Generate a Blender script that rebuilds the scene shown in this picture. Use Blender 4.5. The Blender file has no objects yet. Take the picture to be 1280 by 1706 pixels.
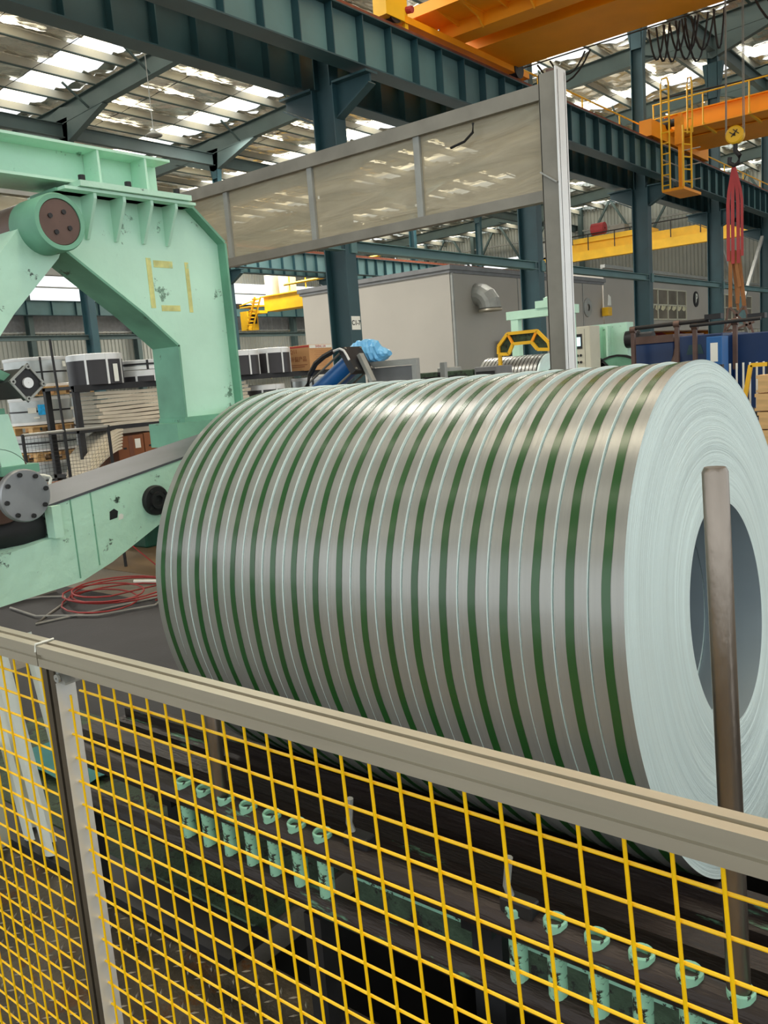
import bpy, math, random
from mathutils import Vector, Matrix
random.seed(7)
C = bpy.context.scene.collection
PI = math.pi

# ---------------------------------------------------------------- camera
YAW, PIT, ROL, FPX, EYE = 0.67918893, 0.16258488, -0.07657992, 1403.8, 1.75
fw = Vector((-math.sin(YAW)*math.cos(PIT), math.cos(YAW)*math.cos(PIT), -math.sin(PIT)))
r0 = Vector((math.cos(YAW), math.sin(YAW), 0)); u0 = r0.cross(fw)
rt = math.cos(ROL)*r0 + math.sin(ROL)*u0
up = -math.sin(ROL)*r0 + math.cos(ROL)*u0
cd = bpy.data.cameras.new('camera'); cam = bpy.data.objects.new('camera', cd); C.objects.link(cam)
m = Matrix((rt, up, -fw)).transposed().to_4x4(); m.translation = Vector((0, 0, EYE)); cam.matrix_world = m
cd.sensor_fit = 'VERTICAL'; cd.sensor_height = 36; cd.lens = FPX/1706*36; cd.clip_start = 0.05; cd.clip_end = 400
bpy.context.scene.camera = cam

# ---------------------------------------------------------------- sky, daylight lamps, exposure
w = bpy.data.worlds.new('world'); bpy.context.scene.world = w; w.use_nodes = True
bg = w.node_tree.nodes['Background']; bg.inputs[0].default_value = (0.92, 0.98, 1.0, 1); bg.inputs[1].default_value = 1.0
vs = bpy.context.scene.view_settings
vs.view_transform = 'Standard'; vs.look = 'None'; vs.gamma = 1; vs.use_curve_mapping = False; vs.exposure = 0.7
def daylight(x, y, z, sx, sy, power, col=(1, .95, .86)):
    l = bpy.data.lights.new('skylight_lamp', 'AREA'); l.shape = 'RECTANGLE'; l.size = sx; l.size_y = sy
    l.energy = power; l.color = col
    o = bpy.data.objects.new('skylight_lamp', l); C.objects.link(o); o.location = (x, y, z)
for yy in (2.9, 8.9): daylight(-1.5, yy, 10.9, 12, 1.4, 230, (1, .86, .64))
daylight(-16.5, 8.9, 10.2, 13, 1.4, 1000); daylight(-16.5, 20.9, 10.2, 13, 1.4, 1000)
daylight(-16.5, 32.9, 10.2, 13, 1.4, 1000); daylight(-31.5, 32.9, 9.9, 12, 1.4, 1000)

# ---------------------------------------------------------------- materials
def S(c):
    return tuple(((v/255)/12.92 if v/255 <= .04045 else ((v/255+.055)/1.055)**2.4) for v in c) + (1,)
def mat(name, col, rough=.6, metal=0, var=.12, scale=6, bump=0, bscale=60, wear=None, wamt=.6, wscale=5, emit=0, alpha=1, stretch=(1, 1, 1), spec=.5):
    mt = bpy.data.materials.new(name); mt.use_nodes = True; nt = mt.node_tree; N = nt.nodes; L = nt.links
    b = N['Principled BSDF']; b.inputs['Roughness'].default_value = rough; b.inputs['Metallic'].default_value = metal
    b.inputs['Specular IOR Level'].default_value = spec
    tc = N.new('ShaderNodeTexCoord'); mp = N.new('ShaderNodeMapping'); mp.inputs['Scale'].default_value = stretch
    L.new(tc.outputs['Object'], mp.inputs[0])
    n = N.new('ShaderNodeTexNoise'); n.inputs['Scale'].default_value = scale; n.inputs['Detail'].default_value = 5
    L.new(mp.outputs[0], n.inputs['Vector'])
    mr = N.new('ShaderNodeMapRange'); mr.inputs[1].default_value = .3; mr.inputs[2].default_value = .7
    mr.inputs[3].default_value = 1-var; mr.inputs[4].default_value = 1+var; L.new(n.outputs[0], mr.inputs[0])
    mx = N.new('ShaderNodeMix'); mx.data_type = 'RGBA'; mx.blend_type = 'MULTIPLY'; mx.inputs[0].default_value = 1
    mx.inputs[6].default_value = S(col); L.new(mr.outputs[0], mx.inputs[7]); out = mx.outputs[2]
    if wear:
        n2 = N.new('ShaderNodeTexNoise'); n2.inputs['Scale'].default_value = wscale; n2.inputs['Detail'].default_value = 9
        n2.inputs['Roughness'].default_value = .7; L.new(mp.outputs[0], n2.inputs['Vector'])
        m2 = N.new('ShaderNodeMapRange'); m2.inputs[1].default_value = wamt; m2.inputs[2].default_value = wamt+.04
        L.new(n2.outputs[0], m2.inputs[0])
        x2 = N.new('ShaderNodeMix'); x2.data_type = 'RGBA'; L.new(m2.outputs[0], x2.inputs[0]); L.new(out, x2.inputs[6]); x2.inputs[7].default_value = S(wear); out = x2.outputs[2]
    L.new(out, b.inputs['Base Color'])
    if bump:
        n3 = N.new('ShaderNodeTexNoise'); n3.inputs['Scale'].default_value = bscale; n3.inputs['Detail'].default_value = 4
        L.new(mp.outputs[0], n3.inputs['Vector'])
        bp = N.new('ShaderNodeBump'); bp.inputs['Strength'].default_value = bump; bp.inputs['Distance'].default_value = .02
        L.new(n3.outputs[0], bp.inputs['Height']); L.new(bp.outputs[0], b.inputs['Normal'])
    if emit:
        b.inputs['Emission Color'].default_value = S(col); b.inputs['Emission Strength'].default_value = emit
    if alpha < 1: b.inputs['Alpha'].default_value = alpha
    return mt
M = {}
M['teal'] = mat('teal_paint', (38, 72, 80), .5, var=.2, scale=1.5, bump=.05)
M['tealpale'] = mat('lit_teal_paint', (88, 122, 124), .55, var=.15, scale=1.2)  # the teal paint where lit, its light put into a paler colour
M['rust'] = mat('rusty_rail', (118, 62, 40), .8, var=.3, scale=8)
M['mint'] = mat('mint_paint', (196, 238, 216), .42, var=.07, scale=2.5, bump=.25, bscale=14, wear=(110, 146, 124), wamt=.625, wscale=7)
M['mintchip'] = mat('chipped_mint_paint', (194, 236, 214), .5, var=.1, scale=3, bump=.3, bscale=20, wear=(56, 74, 64), wamt=.60, wscale=9)
M['mintdark'] = mat('grimy_mint_paint', (112, 168, 142), .6, var=.25, scale=4, wear=(60, 66, 52), wamt=.62, wscale=5)
M['oldgreen'] = mat('worn_green_steel', (58, 78, 58), .7, var=.4, scale=12, wear=(30, 30, 26), wamt=.55, wscale=14, bump=.3)
M['postgreen'] = mat('chipped_green_post', (150, 205, 178), .55, var=.1, scale=8, wear=(40, 38, 32), wamt=.545, wscale=34)
M['beamwear'] = mat('dark_steel_with_green_flakes', (52, 44, 42), .45, metal=.3, var=.3, scale=9, wear=(104, 150, 124), wamt=.615, wscale=6, stretch=(.25, 1.5, 1.5), bump=.3)
M['orange'] = mat('crane_orange', (246, 158, 0), .5, var=.08, scale=1.2)
M['yellow'] = mat('crane_yellow', (238, 186, 30), .5, var=.1, scale=2)
M['wire'] = mat('mesh_yellow', (255, 204, 0), .4, var=.05, scale=20, spec=.4)
M['alu'] = mat('aluminium', (186, 180, 164), .42, metal=.6, var=.06, scale=30, stretch=(.1, 1, 1))
M['aluw'] = mat('white_aluminium', (226, 228, 228), .4, metal=.3, var=.04, scale=8)
M['cover'] = mat('dark_gray_cover', (84, 86, 92), .45, metal=.2, var=.2, scale=4)
M['bore'] = mat('coil_bore', (150, 164, 172), .5, metal=.2, var=.1, scale=2)
M['postalu'] = mat('shaded_aluminium', (112, 104, 92), .4, metal=.8, var=.1, scale=10)  # dark reflection on the fence post front put into the colour
M['bracket'] = mat('lit_crane_orange', (250, 168, 24), .5, var=.05)  # crane orange lightened, the light on the walkway brackets put into the colour
M['groove'] = mat('groove_shadow_steel', (120, 114, 104), .5, metal=.6)
M['galv'] = mat('galvanised_steel', (158, 160, 156), .5, metal=.35, var=.12, scale=5, bump=.1)
M['graysteel'] = mat('gray_steel', (136, 133, 124), .5, metal=.3, var=.15, scale=4)
M['dark'] = mat('dark_steel', (42, 42, 44), .5, metal=.3, var=.25, scale=8)
M['black'] = mat('black_rubber', (26, 26, 28), .6, var=.2, scale=8)
M['brown'] = mat('brown_steel', (100, 78, 70), .5, metal=.3, var=.15, scale=9)
M['pole'] = mat('worn_steel_tube', (138, 128, 118), .3, metal=.88, var=.3, scale=9, stretch=(1, 1, .3), bump=.12, bscale=40)
M['grayface'] = mat('brushed_gray_cover', (150, 152, 156), .42, metal=.6, var=.22, scale=5)
M['bldg'] = mat('gray_wall_panel', (176, 172, 164), .7, var=.05, scale=.7)
M['bldgtrim'] = mat('gray_trim', (120, 122, 124), .6)
M['conc'] = mat('concrete', (118, 112, 102), .75, var=.2, scale=1.4, bump=.15)
M['brownfloor'] = mat('worn_floor', (112, 92, 66), .6, var=.25, scale=2)
M['mat'] = mat('black_mat', (44, 44, 47), .75, var=.15, scale=3, bump=.1)
M['plate'] = mat('checker_plate', (84, 76, 64), .5, metal=.5, var=.4, scale=7, wear=(92, 62, 34), wamt=.56, wscale=6, bump=.2)
M['tread'] = mat('checker_tread', (150, 142, 128), .4, metal=.6, var=.3, scale=30)
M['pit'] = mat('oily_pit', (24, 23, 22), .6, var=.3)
M['wallsheet'] = mat('ribbed_sheet', (168, 172, 166), .6, var=.08, scale=.5)
M['foil'] = mat('insulation_foil', (238, 236, 226), .24, metal=.85, var=.12, scale=1.6, bump=.6, bscale=8, stretch=(2.2, .7, 1))
M['purlin'] = mat('purlin_steel', (192, 190, 178), .6, metal=.1, var=.12, scale=1)
M['rafter'] = mat('rafter_paint', (74, 92, 92), .6, var=.15, scale=1)
M['skylight_and_shine'] = mat('glowing_sheet_and_shine', (255, 246, 222), .5, var=0, emit=1.9)
M['card'] = mat('cardboard', (196, 148, 100), .8, var=.06, scale=4)
M['carddark'] = mat('brown_cardboard', (132, 82, 52), .8, var=.08, scale=4)
M['tape'] = mat('brown_tape', (118, 70, 44), .4)
M['paper'] = mat('off_white_board', (214, 204, 184), .8, var=.06, scale=3)
M['white'] = mat('white_plastic', (236, 238, 230), .45, var=.04)
M['wood'] = mat('pallet_wood', (212, 172, 118), .75, var=.15, scale=6, stretch=(1, 1, 6))
M['coilblack'] = mat('black_wrap', (52, 50, 54), .45, var=.1)
M['coilwrap'] = mat('galvanised_wrap', (176, 180, 178), .32, metal=.6, var=.12, scale=6, bump=.1, bscale=8)
M['blue'] = mat('blue_paint', (22, 92, 158), .3, var=.08)
M['navy'] = mat('navy_machine', (12, 46, 92), .35, var=.15, scale=3)
M['bag'] = mat('blue_film', (112, 186, 236), .28, var=.1, scale=10)
M['red'] = mat('red_sling', (164, 58, 62), .7, var=.15, scale=3)
M['brownsling'] = mat('brown_sling', (150, 100, 58), .75, var=.2, scale=4)
M['redcable'] = mat('red_hose', (140, 34, 32), .5)
M['graycable'] = mat('gray_hose', (128, 126, 120), .5)
M['panelbeige'] = mat('panel_beige', (206, 204, 186), .5, var=.03)
M['screen'] = mat('lit_screen', (190, 226, 236), .4, var=0, emit=.8)
M['ink'] = mat('black_ink', (26, 26, 28), .6, var=0)
M['inkbrown'] = mat('brown_ink', (150, 92, 56), .7, var=0)
M['inkred'] = mat('red_ink', (178, 60, 50), .7, var=0)
M['tapeyellow'] = mat('peeled_yellow_tape', (214, 214, 140), .6, var=.2, scale=20, wear=(150, 218, 184), wamt=.56, wscale=9)
M['greenband'] = mat('green_film_band', (36, 82, 38), .22, var=.12, scale=3, spec=.6)
M['tealcloth'] = mat('teal_wrap', (40, 130, 134), .6)
M['cyan'] = mat('cyan_print', (30, 170, 236), .4, var=.3, scale=30)
M['greenprint'] = mat('green_print', (60, 180, 90), .5)
M['glasspane'] = mat('dusty_window_pane', (120, 112, 100), .15, var=.3, scale=1.2, spec=.8)
M['blotch'] = mat('painted_pane_reflection', (232, 226, 190), .3, var=.2, scale=4)
M['darkgreen'] = mat('dark_green_machine', (20, 74, 56), .35, var=.3, scale=5)
# clear sheet of the screen: thin dusty transparent film
def film():
    mt = bpy.data.materials.new('dusty_clear_sheet'); mt.use_nodes = True; nt = mt.node_tree; N = nt.nodes; L = nt.links
    o = N['Material Output']; N.remove(N['Principled BSDF'])
    tr = N.new('ShaderNodeBsdfTransparent'); tr.inputs[0].default_value = (.93, .91, .84, 1)
    d = N.new('ShaderNodeBsdfPrincipled'); d.inputs['Base Color'].default_value = S((192, 182, 158)); d.inputs['Roughness'].default_value = .32
    d.inputs['Specular IOR Level'].default_value = .6
    tc = N.new('ShaderNodeTexCoord'); mp = N.new('ShaderNodeMapping'); mp.inputs['Scale'].default_value = (.6, 1, 3.5); mp.inputs['Rotation'].default_value = (0, .35, 0)
    L.new(tc.outputs['Object'], mp.inputs[0])
    n = N.new('ShaderNodeTexNoise'); n.inputs['Scale'].default_value = 2.2; n.inputs['Detail'].default_value = 7; n.inputs['Distortion'].default_value = .8
    L.new(mp.outputs[0], n.inputs['Vector'])
    mr = N.new('ShaderNodeMapRange'); mr.inputs[1].default_value = .35; mr.inputs[2].default_value = .75; mr.inputs[3].default_value = .46; mr.inputs[4].default_value = .8
    L.new(n.outputs[0], mr.inputs[0])
    bp = N.new('ShaderNodeBump'); bp.inputs['Strength'].default_value = .5; bp.inputs['Distance'].default_value = .03
    L.new(n.outputs[0], bp.inputs['Height']); L.new(bp.outputs[0], d.inputs['Normal'])
    mx = N.new('ShaderNodeMixShader'); L.new(mr.outputs[0], mx.inputs[0]); L.new(tr.outputs[0], mx.inputs[1]); L.new(d.outputs[0], mx.inputs[2])
    L.new(mx.outputs[0], o.inputs[0]); return mt
M['film'] = film()
# wound strip: outer surface (fine streaks round the coil) and end faces (rings of wraps)
def steel(name, col, rough, metal, ring_axis, var, bstr, freq, gscale=1):
    mt = bpy.data.materials.new(name); mt.use_nodes = True; nt = mt.node_tree; N = nt.nodes; L = nt.links
    b = N['Principled BSDF']; b.inputs['Metallic'].default_value = metal; b.inputs['Roughness'].default_value = rough
    tc = N.new('ShaderNodeTexCoord'); sp = N.new('ShaderNodeSeparateXYZ'); L.new(tc.outputs['Object'], sp.inputs[0])
    if ring_axis == 'x':
        src = sp.outputs[0]
    else:
        a = N.new('ShaderNodeMath'); a.operation = 'POWER'; a.inputs[1].default_value = 2; L.new(sp.outputs[1], a.inputs[0])
        c = N.new('ShaderNodeMath'); c.operation = 'POWER'; c.inputs[1].default_value = 2; L.new(sp.outputs[2], c.inputs[0])
        s = N.new('ShaderNodeMath'); s.operation = 'ADD'; L.new(a.outputs[0], s.inputs[0]); L.new(c.outputs[0], s.inputs[1])
        q = N.new('ShaderNodeMath'); q.operation = 'SQRT'; L.new(s.outputs[0], q.inputs[0]); src = q.outputs[0]
    cb = N.new('ShaderNodeCombineXYZ'); L.new(src, cb.inputs[0])
    ml = N.new('ShaderNodeMath'); ml.operation = 'MULTIPLY'; ml.inputs[1].default_value = .012*gscale; L.new(sp.outputs[2], ml.inputs[0]); L.new(ml.outputs[0], cb.inputs[1])
    n = N.new('ShaderNodeTexNoise'); n.inputs['Scale'].default_value = freq; n.inputs['Detail'].default_value = 6; n.inputs['Roughness'].default_value = .7
    L.new(cb.outputs[0], n.inputs['Vector'])
    mr = N.new('ShaderNodeMapRange'); mr.inputs[1].default_value = .3; mr.inputs[2].default_value = .7; mr.inputs[3].default_value = 1-var; mr.inputs[4].default_value = 1+var
    L.new(n.outputs[0], mr.inputs[0])
    mx = N.new('ShaderNodeMix'); mx.data_type = 'RGBA'; mx.blend_type = 'MULTIPLY'; mx.inputs[0].default_value = 1; mx.inputs[6].default_value = S(col)
    L.new(mr.outputs[0], mx.inputs[7]); L.new(mx.outputs[2], b.inputs['Base Color'])
    bp = N.new('ShaderNodeBump'); bp.inputs['Strength'].default_value = bstr; bp.inputs['Distance'].default_value = .004
    L.new(n.outputs[0], bp.inputs['Height']); L.new(bp.outputs[0], b.inputs['Normal'])
    return mt
M['strip'] = steel('rolled_strip_surface', (154, 155, 151), .27, .38, 'x', .06, .25, 90)
M['wraps'] = steel('wound_strip_edges', (220, 238, 237), .45, .25, 'r', .09, .9, 150)

# ---------------------------------------------------------------- mesh helpers
def tag(o, label=None, cat=None, group=None, kind=None):
    if label: o['label'] = label
    if cat: o['category'] = cat
    if group: o['group'] = group
    if kind: o['kind'] = kind
    return o
def root(name, loc=(0, 0, 0), label=None, cat=None, group=None, kind=None):
    o = bpy.data.objects.new(name, None); C.objects.link(o); o.location = loc; o.empty_display_size = .1
    return tag(o, label, cat, group, kind)
class MB:
    def __init__(s): s.v = []; s.f = []; s.m = []; s.cm = 0; s.sm = []
    def add(s, vs, fs, smooth=False):
        n = len(s.v); s.v += [tuple(p) for p in vs]
        for f in fs: s.f.append(tuple(i+n for i in f)); s.m.append(s.cm); s.sm.append(smooth)
        return s
    def box(s, x0, x1, y0, y1, z0, z1, T=None):
        v = [(x, y, z) for z in (z0, z1) for y in (y0, y1) for x in (x0, x1)]
        if T: v = [T @ Vector(p) for p in v]
        return s.add(v, [(0, 2, 3, 1), (4, 5, 7, 6), (0, 1, 5, 4), (2, 6, 7, 3), (0, 4, 6, 2), (1, 3, 7, 5)])
    def bevbox(s, x0, x1, y0, y1, z0, z1, b=.005):
        # chamfered vertical prism edges + top/bottom chamfer
        def ring(i, z): return [(x0+i, y0, z), (x1-i, y0, z), (x1, y0+i, z), (x1, y1-i, z), (x1-i, y1, z), (x0+i, y1, z), (x0, y1-i, z), (x0, y0+i, z)]
        def inset(r, k):
            cx, cy = (x0+x1)/2, (y0+y1)/2
            return [(p[0]+(k if p[0] < cx else -k), p[1]+(k if p[1] < cy else -k), p[2]) for p in r]
        R = [inset(ring(b, z0), b*.7), ring(b, z0+b), ring(b, z1-b), inset(ring(b, z1), b*.7)]
        v = sum(R, []); f = []
        for k in range(3):
            for i in range(8): j = (i+1) % 8; f.append((k*8+i, k*8+j, k*8+8+j, k*8+8+i))
        f.append(tuple(range(7, -1, -1))); f.append(tuple(range(24, 32)))
        return s.add(v, f)
    def prism(s, pts, axis, a0, a1):
        # extrude a polygon: axis 0 -> pts are (y,z); 1 -> (x,z); 2 -> (x,y)
        def mk(p, a): return (a, p[0], p[1]) if axis == 0 else ((p[0], a, p[1]) if axis == 1 else (p[0], p[1], a))
        n = len(pts); v = [mk(p, a0) for p in pts] + [mk(p, a1) for p in pts]
        return s.add(v, [tuple(range(n-1, -1, -1)), tuple(range(n, 2*n))] + [(i, (i+1) % n, n+(i+1) % n, n+i) for i in range(n)])
    def tube(s, pts, r, n=8, cap=True, smooth=True, rs=None):
        pts = [Vector(p) for p in pts]; rings = []
        for i, p in enumerate(pts):
            d = (pts[min(i+1, len(pts)-1)] - pts[max(i-1, 0)]).normalized()
            a = Vector((0, 0, 1)) if abs(d.z) < .9 else Vector((1, 0, 0))
            u = d.cross(a).normalized(); v = d.cross(u); rr = rs[i] if rs else r
            rings.append([p + rr*(math.cos(2*PI*k/n)*u + math.sin(2*PI*k/n)*v) for k in range(n)])
        vv = sum(rings, []); f = []
        for i in range(len(pts)-1):
            for k in range(n): j = (k+1) % n; f.append((i*n+k, i*n+j, (i+1)*n+j, (i+1)*n+k))
        s.add(vv, f, smooth)
        if cap:
            s.add(rings[0], [tuple(range(n))]); s.add(rings[-1], [tuple(range(n-1, -1, -1))])
        return s
    def bar(s, p, q, w, h=None):
        # rectangular bar between two points
        p, q = Vector(p), Vector(q); h = h or w; d = (q-p).normalized()
        a = Vector((0, 0, 1)) if abs(d.z) < .95 else Vector((0, 1, 0))
        u = d.cross(a).normalized()*w/2; v = d.cross(u.normalized()).normalized()*h/2
        vs = [e+i*u+j*v for e in (p, q) for i, j in ((-1, -1), (1, -1), (1, 1), (-1, 1))]
        return s.add(vs, [(0, 3, 2, 1), (4, 5, 6, 7), (0, 1, 5, 4), (1, 2, 6, 5), (2, 3, 7, 6), (3, 0, 4, 7)])
    def lathe(s, prof, n=32, axis='x', org=(0, 0, 0), mats=None, closed=False):
        # prof: (a, r) along axis
        vv = []
        for a, r in prof:
            for k in range(n):
                t = 2*PI*k/n; c_, s_ = r*math.cos(t), r*math.sin(t)
                p = (a, c_, s_) if axis == 'x' else ((c_, a, s_) if axis == 'y' else (c_, s_, a))
                vv.append((p[0]+org[0], p[1]+org[1], p[2]+org[2]))
        b = len(s.v); s.v += vv; m_ = len(prof)
        for i in range(m_ if closed else m_-1):
            i2 = (i+1) % m_
            for k in range(n):
                j = (k+1) % n; s.f.append((b+i*n+k, b+i*n+j, b+i2*n+j, b+i2*n+k)); s.m.append(mats[i] if mats else s.cm); s.sm.append(True)
        return s
    def obj(s, name, mats, parent=None, loc=None, **kw):
        me = bpy.data.meshes.new(name); me.from_pydata(s.v, [], s.f)
        for q in (mats if isinstance(mats, (list, tuple)) else [mats]): me.materials.append(M[q])
        me.polygons.foreach_set('material_index', s.m); me.polygons.foreach_set('use_smooth', s.sm); me.update()
        if any(s.sm): me.set_sharp_from_angle(angle=math.radians(32))
        o = bpy.data.objects.new(name, me); C.objects.link(o)
        if parent: o.parent = parent
        if loc: o.location = loc
        return tag(o, **kw)
def fixn(o):
    import bmesh
    b = bmesh.new(); b.from_mesh(o.data); bmesh.ops.recalc_face_normals(b, faces=b.faces); b.to_mesh(o.data); b.free(); return o
def hsect(m_, p0, p1, w, d, t, wdir):
    # H section between p0 and p1; depth d along wdir, flange width w
    p0, p1 = Vector(p0), Vector(p1); ax = (p1-p0).normalized(); dd = Vector(wdir).normalized(); sd = ax.cross(dd).normalized()
    def slab(c0, hw, hd):
        vs = [e + c0*dd + i*hw*sd + j*hd*dd for e in (p0, p1) for i, j in ((-1, -1), (1, -1), (1, 1), (-1, 1))]
        m_.add(vs, [(0, 3, 2, 1), (4, 5, 6, 7), (0, 1, 5, 4), (1, 2, 6, 5), (2, 3, 7, 6), (3, 0, 4, 7)])
    slab(d/2-t/2, w/2, t/2); slab(-d/2+t/2, w/2, t/2); slab(0, t/2, d/2-t)
    return m_
def text(body, name, parent, size, matn, T, ext=.001, align='CENTER', bold=0):
    cu = bpy.data.curves.new(name, 'FONT'); cu.body = body; cu.size = size; cu.extrude = ext; cu.offset = bold; cu.align_x = align; cu.align_y = 'CENTER'
    cu.materials.append(M[matn]); tmp = bpy.data.objects.new('tmp', cu); me = bpy.data.meshes.new_from_object(tmp); bpy.data.objects.remove(tmp)
    o = bpy.data.objects.new(name, me); C.objects.link(o); o.parent = parent
    T = T.copy(); T.translation -= Vector(parent.location); o.matrix_local = T
    return o
def facing(loc, normal, upv=(0, 0, 1)):
    z = Vector(normal).normalized(); y = Vector(upv); x = y.cross(z).normalized(); y = z.cross(x)
    T = Matrix((x, y, z)).transposed().to_4x4(); T.translation = Vector(loc); return T
def share(o, parent, loc=None, name=None):
    c = o.copy(); C.objects.link(c); c.parent = parent
    if loc is not None: c.location = loc
    return c

# ================================================================ STRUCTURE
PX0, PX1, PY0, PY1, PD = -1.93, 2.2, 1.52, 3.15, -1.3      # pit under the coil
f = MB()
for (a, b_, c_, d_) in ((-70, PX0, 1.52, 90), (PX1, 60, 1.52, 90), (PX0, PX1, PY1, 90), (-70, 60, -60, .55)):
    f.box(a, b_, c_, d_, -.1, 0)
floor = f.obj('floor', 'conc', kind='structure')
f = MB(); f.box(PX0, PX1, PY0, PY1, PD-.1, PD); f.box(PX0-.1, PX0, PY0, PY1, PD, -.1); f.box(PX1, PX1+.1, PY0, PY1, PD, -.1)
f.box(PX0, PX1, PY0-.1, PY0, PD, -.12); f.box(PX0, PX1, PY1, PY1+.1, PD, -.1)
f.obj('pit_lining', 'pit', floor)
pl = MB(); pl.box(-9, 3, .55, 1.52, -.012, 0); ckp = pl.obj('floor', 'plate', kind='structure')
t_ = MB()
for i in range(95):
    for j in range(17):
        x = -4.4+i*.05; y = .66+j*.05; a = (PI/4 if (i+j) % 2 else -PI/4) + random.uniform(-.06, .06)
        if x > .3: continue
        c_, s_ = math.cos(a), math.sin(a); L_, W_ = .016, .0045
        t_.add([(x-L_*c_, y-L_*s_, 0.0005), (x+W_*s_, y-W_*c_, .0005), (x+L_*c_, y+L_*s_, .0005), (x-W_*s_, y+W_*c_, .0005), (x, y, .004)], [(0, 1, 4), (1, 2, 4), (2, 3, 4), (3, 0, 4)])
t_.obj('raised_tread', 'tread', ckp, kind='stuff')
bf = MB(); bf.box(-12, -4.2, 4.75, 8.4, .0, .004); bf.obj('worn_patch', 'brownfloor', floor)

# ---- roof: foil-lined sheets on purlins, carried by rafters, with skylight bands
def rz(x): return 10.95+.055*(x+24.4) if x > -24.4 else 10.95-.03*(x+24.4)*-1
ceil = root('ceiling', (0, 0, 0), kind='structure')
def sky_band(y): return (y % 6) > 2.2 and (y % 6) < 3.6      # between frames at y = 4, 10, 16 ...
ys = []
y = -14.0
while y < 52: ys.append((y, y+4.2)); ys.append((y+4.2, y+5.6)); ys.append((y+5.6, y+6)); y += 6
xs = [-39+1.5*i for i in range(40)]
fo = MB(); sk = []
for (y0, y1) in ys:
    if abs(y1-y0-1.4) < .01: continue
    for x0 in xs:
        x1 = x0+1.5; nx, ny = 7, max(1, int((y1-y0)/.28)); v = []; ff = []
        for i in range(nx+1):
            for j in range(ny+1):
                u = i/nx; xx = x0+u*1.5; yy = y0+(y1-y0)*j/ny
                v.append((xx+random.uniform(-.05, .05)*(0 < i < nx), yy, rz(xx)-.13*math.sin(u*PI)-.075*random.random()*(0 < i < nx)))
        for i in range(nx):
            for j in range(ny): a = i*(ny+1)+j; ff.append((a, a+1, a+ny+2, a+ny+1))
        fo.add(v, ff, False)
fo.obj('foil_insulation', 'foil', ceil)
tp = MB()
for x0 in (-39.2, -24.4): x1 = -24.4 if x0 < -30 else 21; tp.add([(x0, -14, rz(x0)+.1), (x1, -14, rz(x1-.01)+.1), (x1, 52, rz(x1-.01)+.1), (x0, 52, rz(x0)+.1)], [(0, 1, 2, 3)])
for k in range(-2, 9):
    y0 = -2+6*k+4.2
    for (xa, xb) in ((-39, -24.4), (-24.4, -8.6), (-8.6, 20)):
        s_ = MB()
        n = int((xb-xa)/.25)
        v = []
        for i in range(n+1):
            x = xa+(xb-xa)*i/n; z = rz(x+.001)+.02+(.03 if i % 2 else 0); v += [(x, y0+.3, z), (x, y0+1.15, z)]
        s_.add(v, [(2*i, 2*i+1, 2*i+3, 2*i+2) for i in range(n)])
        s_.obj('skylight_sheet', 'skylight_and_shine', ceil)
for i, x in enumerate(xs):
    p = MB(); z = rz(x+.01); p.box(x-.004, x+.004, -14, 52, z-.34, z-.1); p.cm = 1; p.box(x-.004, x+.08, -14, 52, z-.36, z-.335); p.cm = 0; p.box(x-.07, x+.004, -14, 52, z-.1, z-.09)
    p.obj('purlin', ['purlin', 'rafter'], ceil)
for k in range(9):
    y = 4+6*k-6
    for (xa, xb) in ((-39, -24.4), (-24.4, -8.55), (-8.55, 20)):
        r_ = MB()
        hsect(r_, (xa, y, rz(xa+.01)-.62), (xb, y, rz(xb-.01)-.62), .22, .55, .018, (0, 0, 1))
        if xa > -25: r_.prism([(xa, rz(xa)-.4), (xa, rz(xa)-1.5), (xa+2.2, rz(xa)-.8)], 1, y-.1, y+.1)
        if xb < 0: r_.prism([(xb, rz(xb-.01)-.4), (xb, rz(xb-.01)-1.5), (xb-2.2, rz(xb-.01)-.8)], 1, y-.1, y+.1)
        r_.obj('rafter', 'rafter', ceil)
# jagged glowing strips along the purlins, added to imitate the shine of the foil
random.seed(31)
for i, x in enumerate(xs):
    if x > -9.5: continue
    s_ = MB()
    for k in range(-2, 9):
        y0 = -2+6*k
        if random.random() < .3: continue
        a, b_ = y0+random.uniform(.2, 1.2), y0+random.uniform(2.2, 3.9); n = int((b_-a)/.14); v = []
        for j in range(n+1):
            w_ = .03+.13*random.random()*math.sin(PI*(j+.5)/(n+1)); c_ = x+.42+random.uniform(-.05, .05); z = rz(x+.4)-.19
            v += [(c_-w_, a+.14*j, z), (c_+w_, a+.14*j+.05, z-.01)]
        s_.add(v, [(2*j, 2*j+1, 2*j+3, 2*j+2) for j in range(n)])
    if s_.v: s_.obj('foil_shine_strip', 'skylight_and_shine', ceil, kind='stuff')
# sag rods and knee braces of the roof
for k in range(8):
    y = 4+6*k-6
    for dy in (2.0, 4.1):
        p = MB()
        for i in range(9, 24): x = xs[i]; p.tube([(x, y+dy-.12, rz(x)-.3), (x+1.5, y+dy+.12, rz(x+1.5)-.14)], .008, 4); p.tube([(x, y+dy+.12, rz(x)-.14), (x+1.5, y+dy-.12, rz(x+1.5)-.3)], .008, 4)
        p.obj('sag_rod', 'dark', ceil, kind='stuff')
    for x in (-22.9, -19.9, -16.9, -13.9):
        p = MB(); p.bar((x, y+.1, rz(x)-.85), (x, y+.9, rz(x)-.3), .05); p.bar((x, y-.1, rz(x)-.85), (x, y-.9, rz(x)-.3), .05); p.obj('knee_brace', 'rafter', ceil)
# eave struts along the column rows
for x in (-24.4, -8.55):
    p = MB(); hsect(p, (x, -2, rz(x)-1.1), (x, 52, rz(x)-1.1), .2, .4, .015, (0, 0, 1)); p.obj('eave_strut', 'rafter', ceil)
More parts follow.
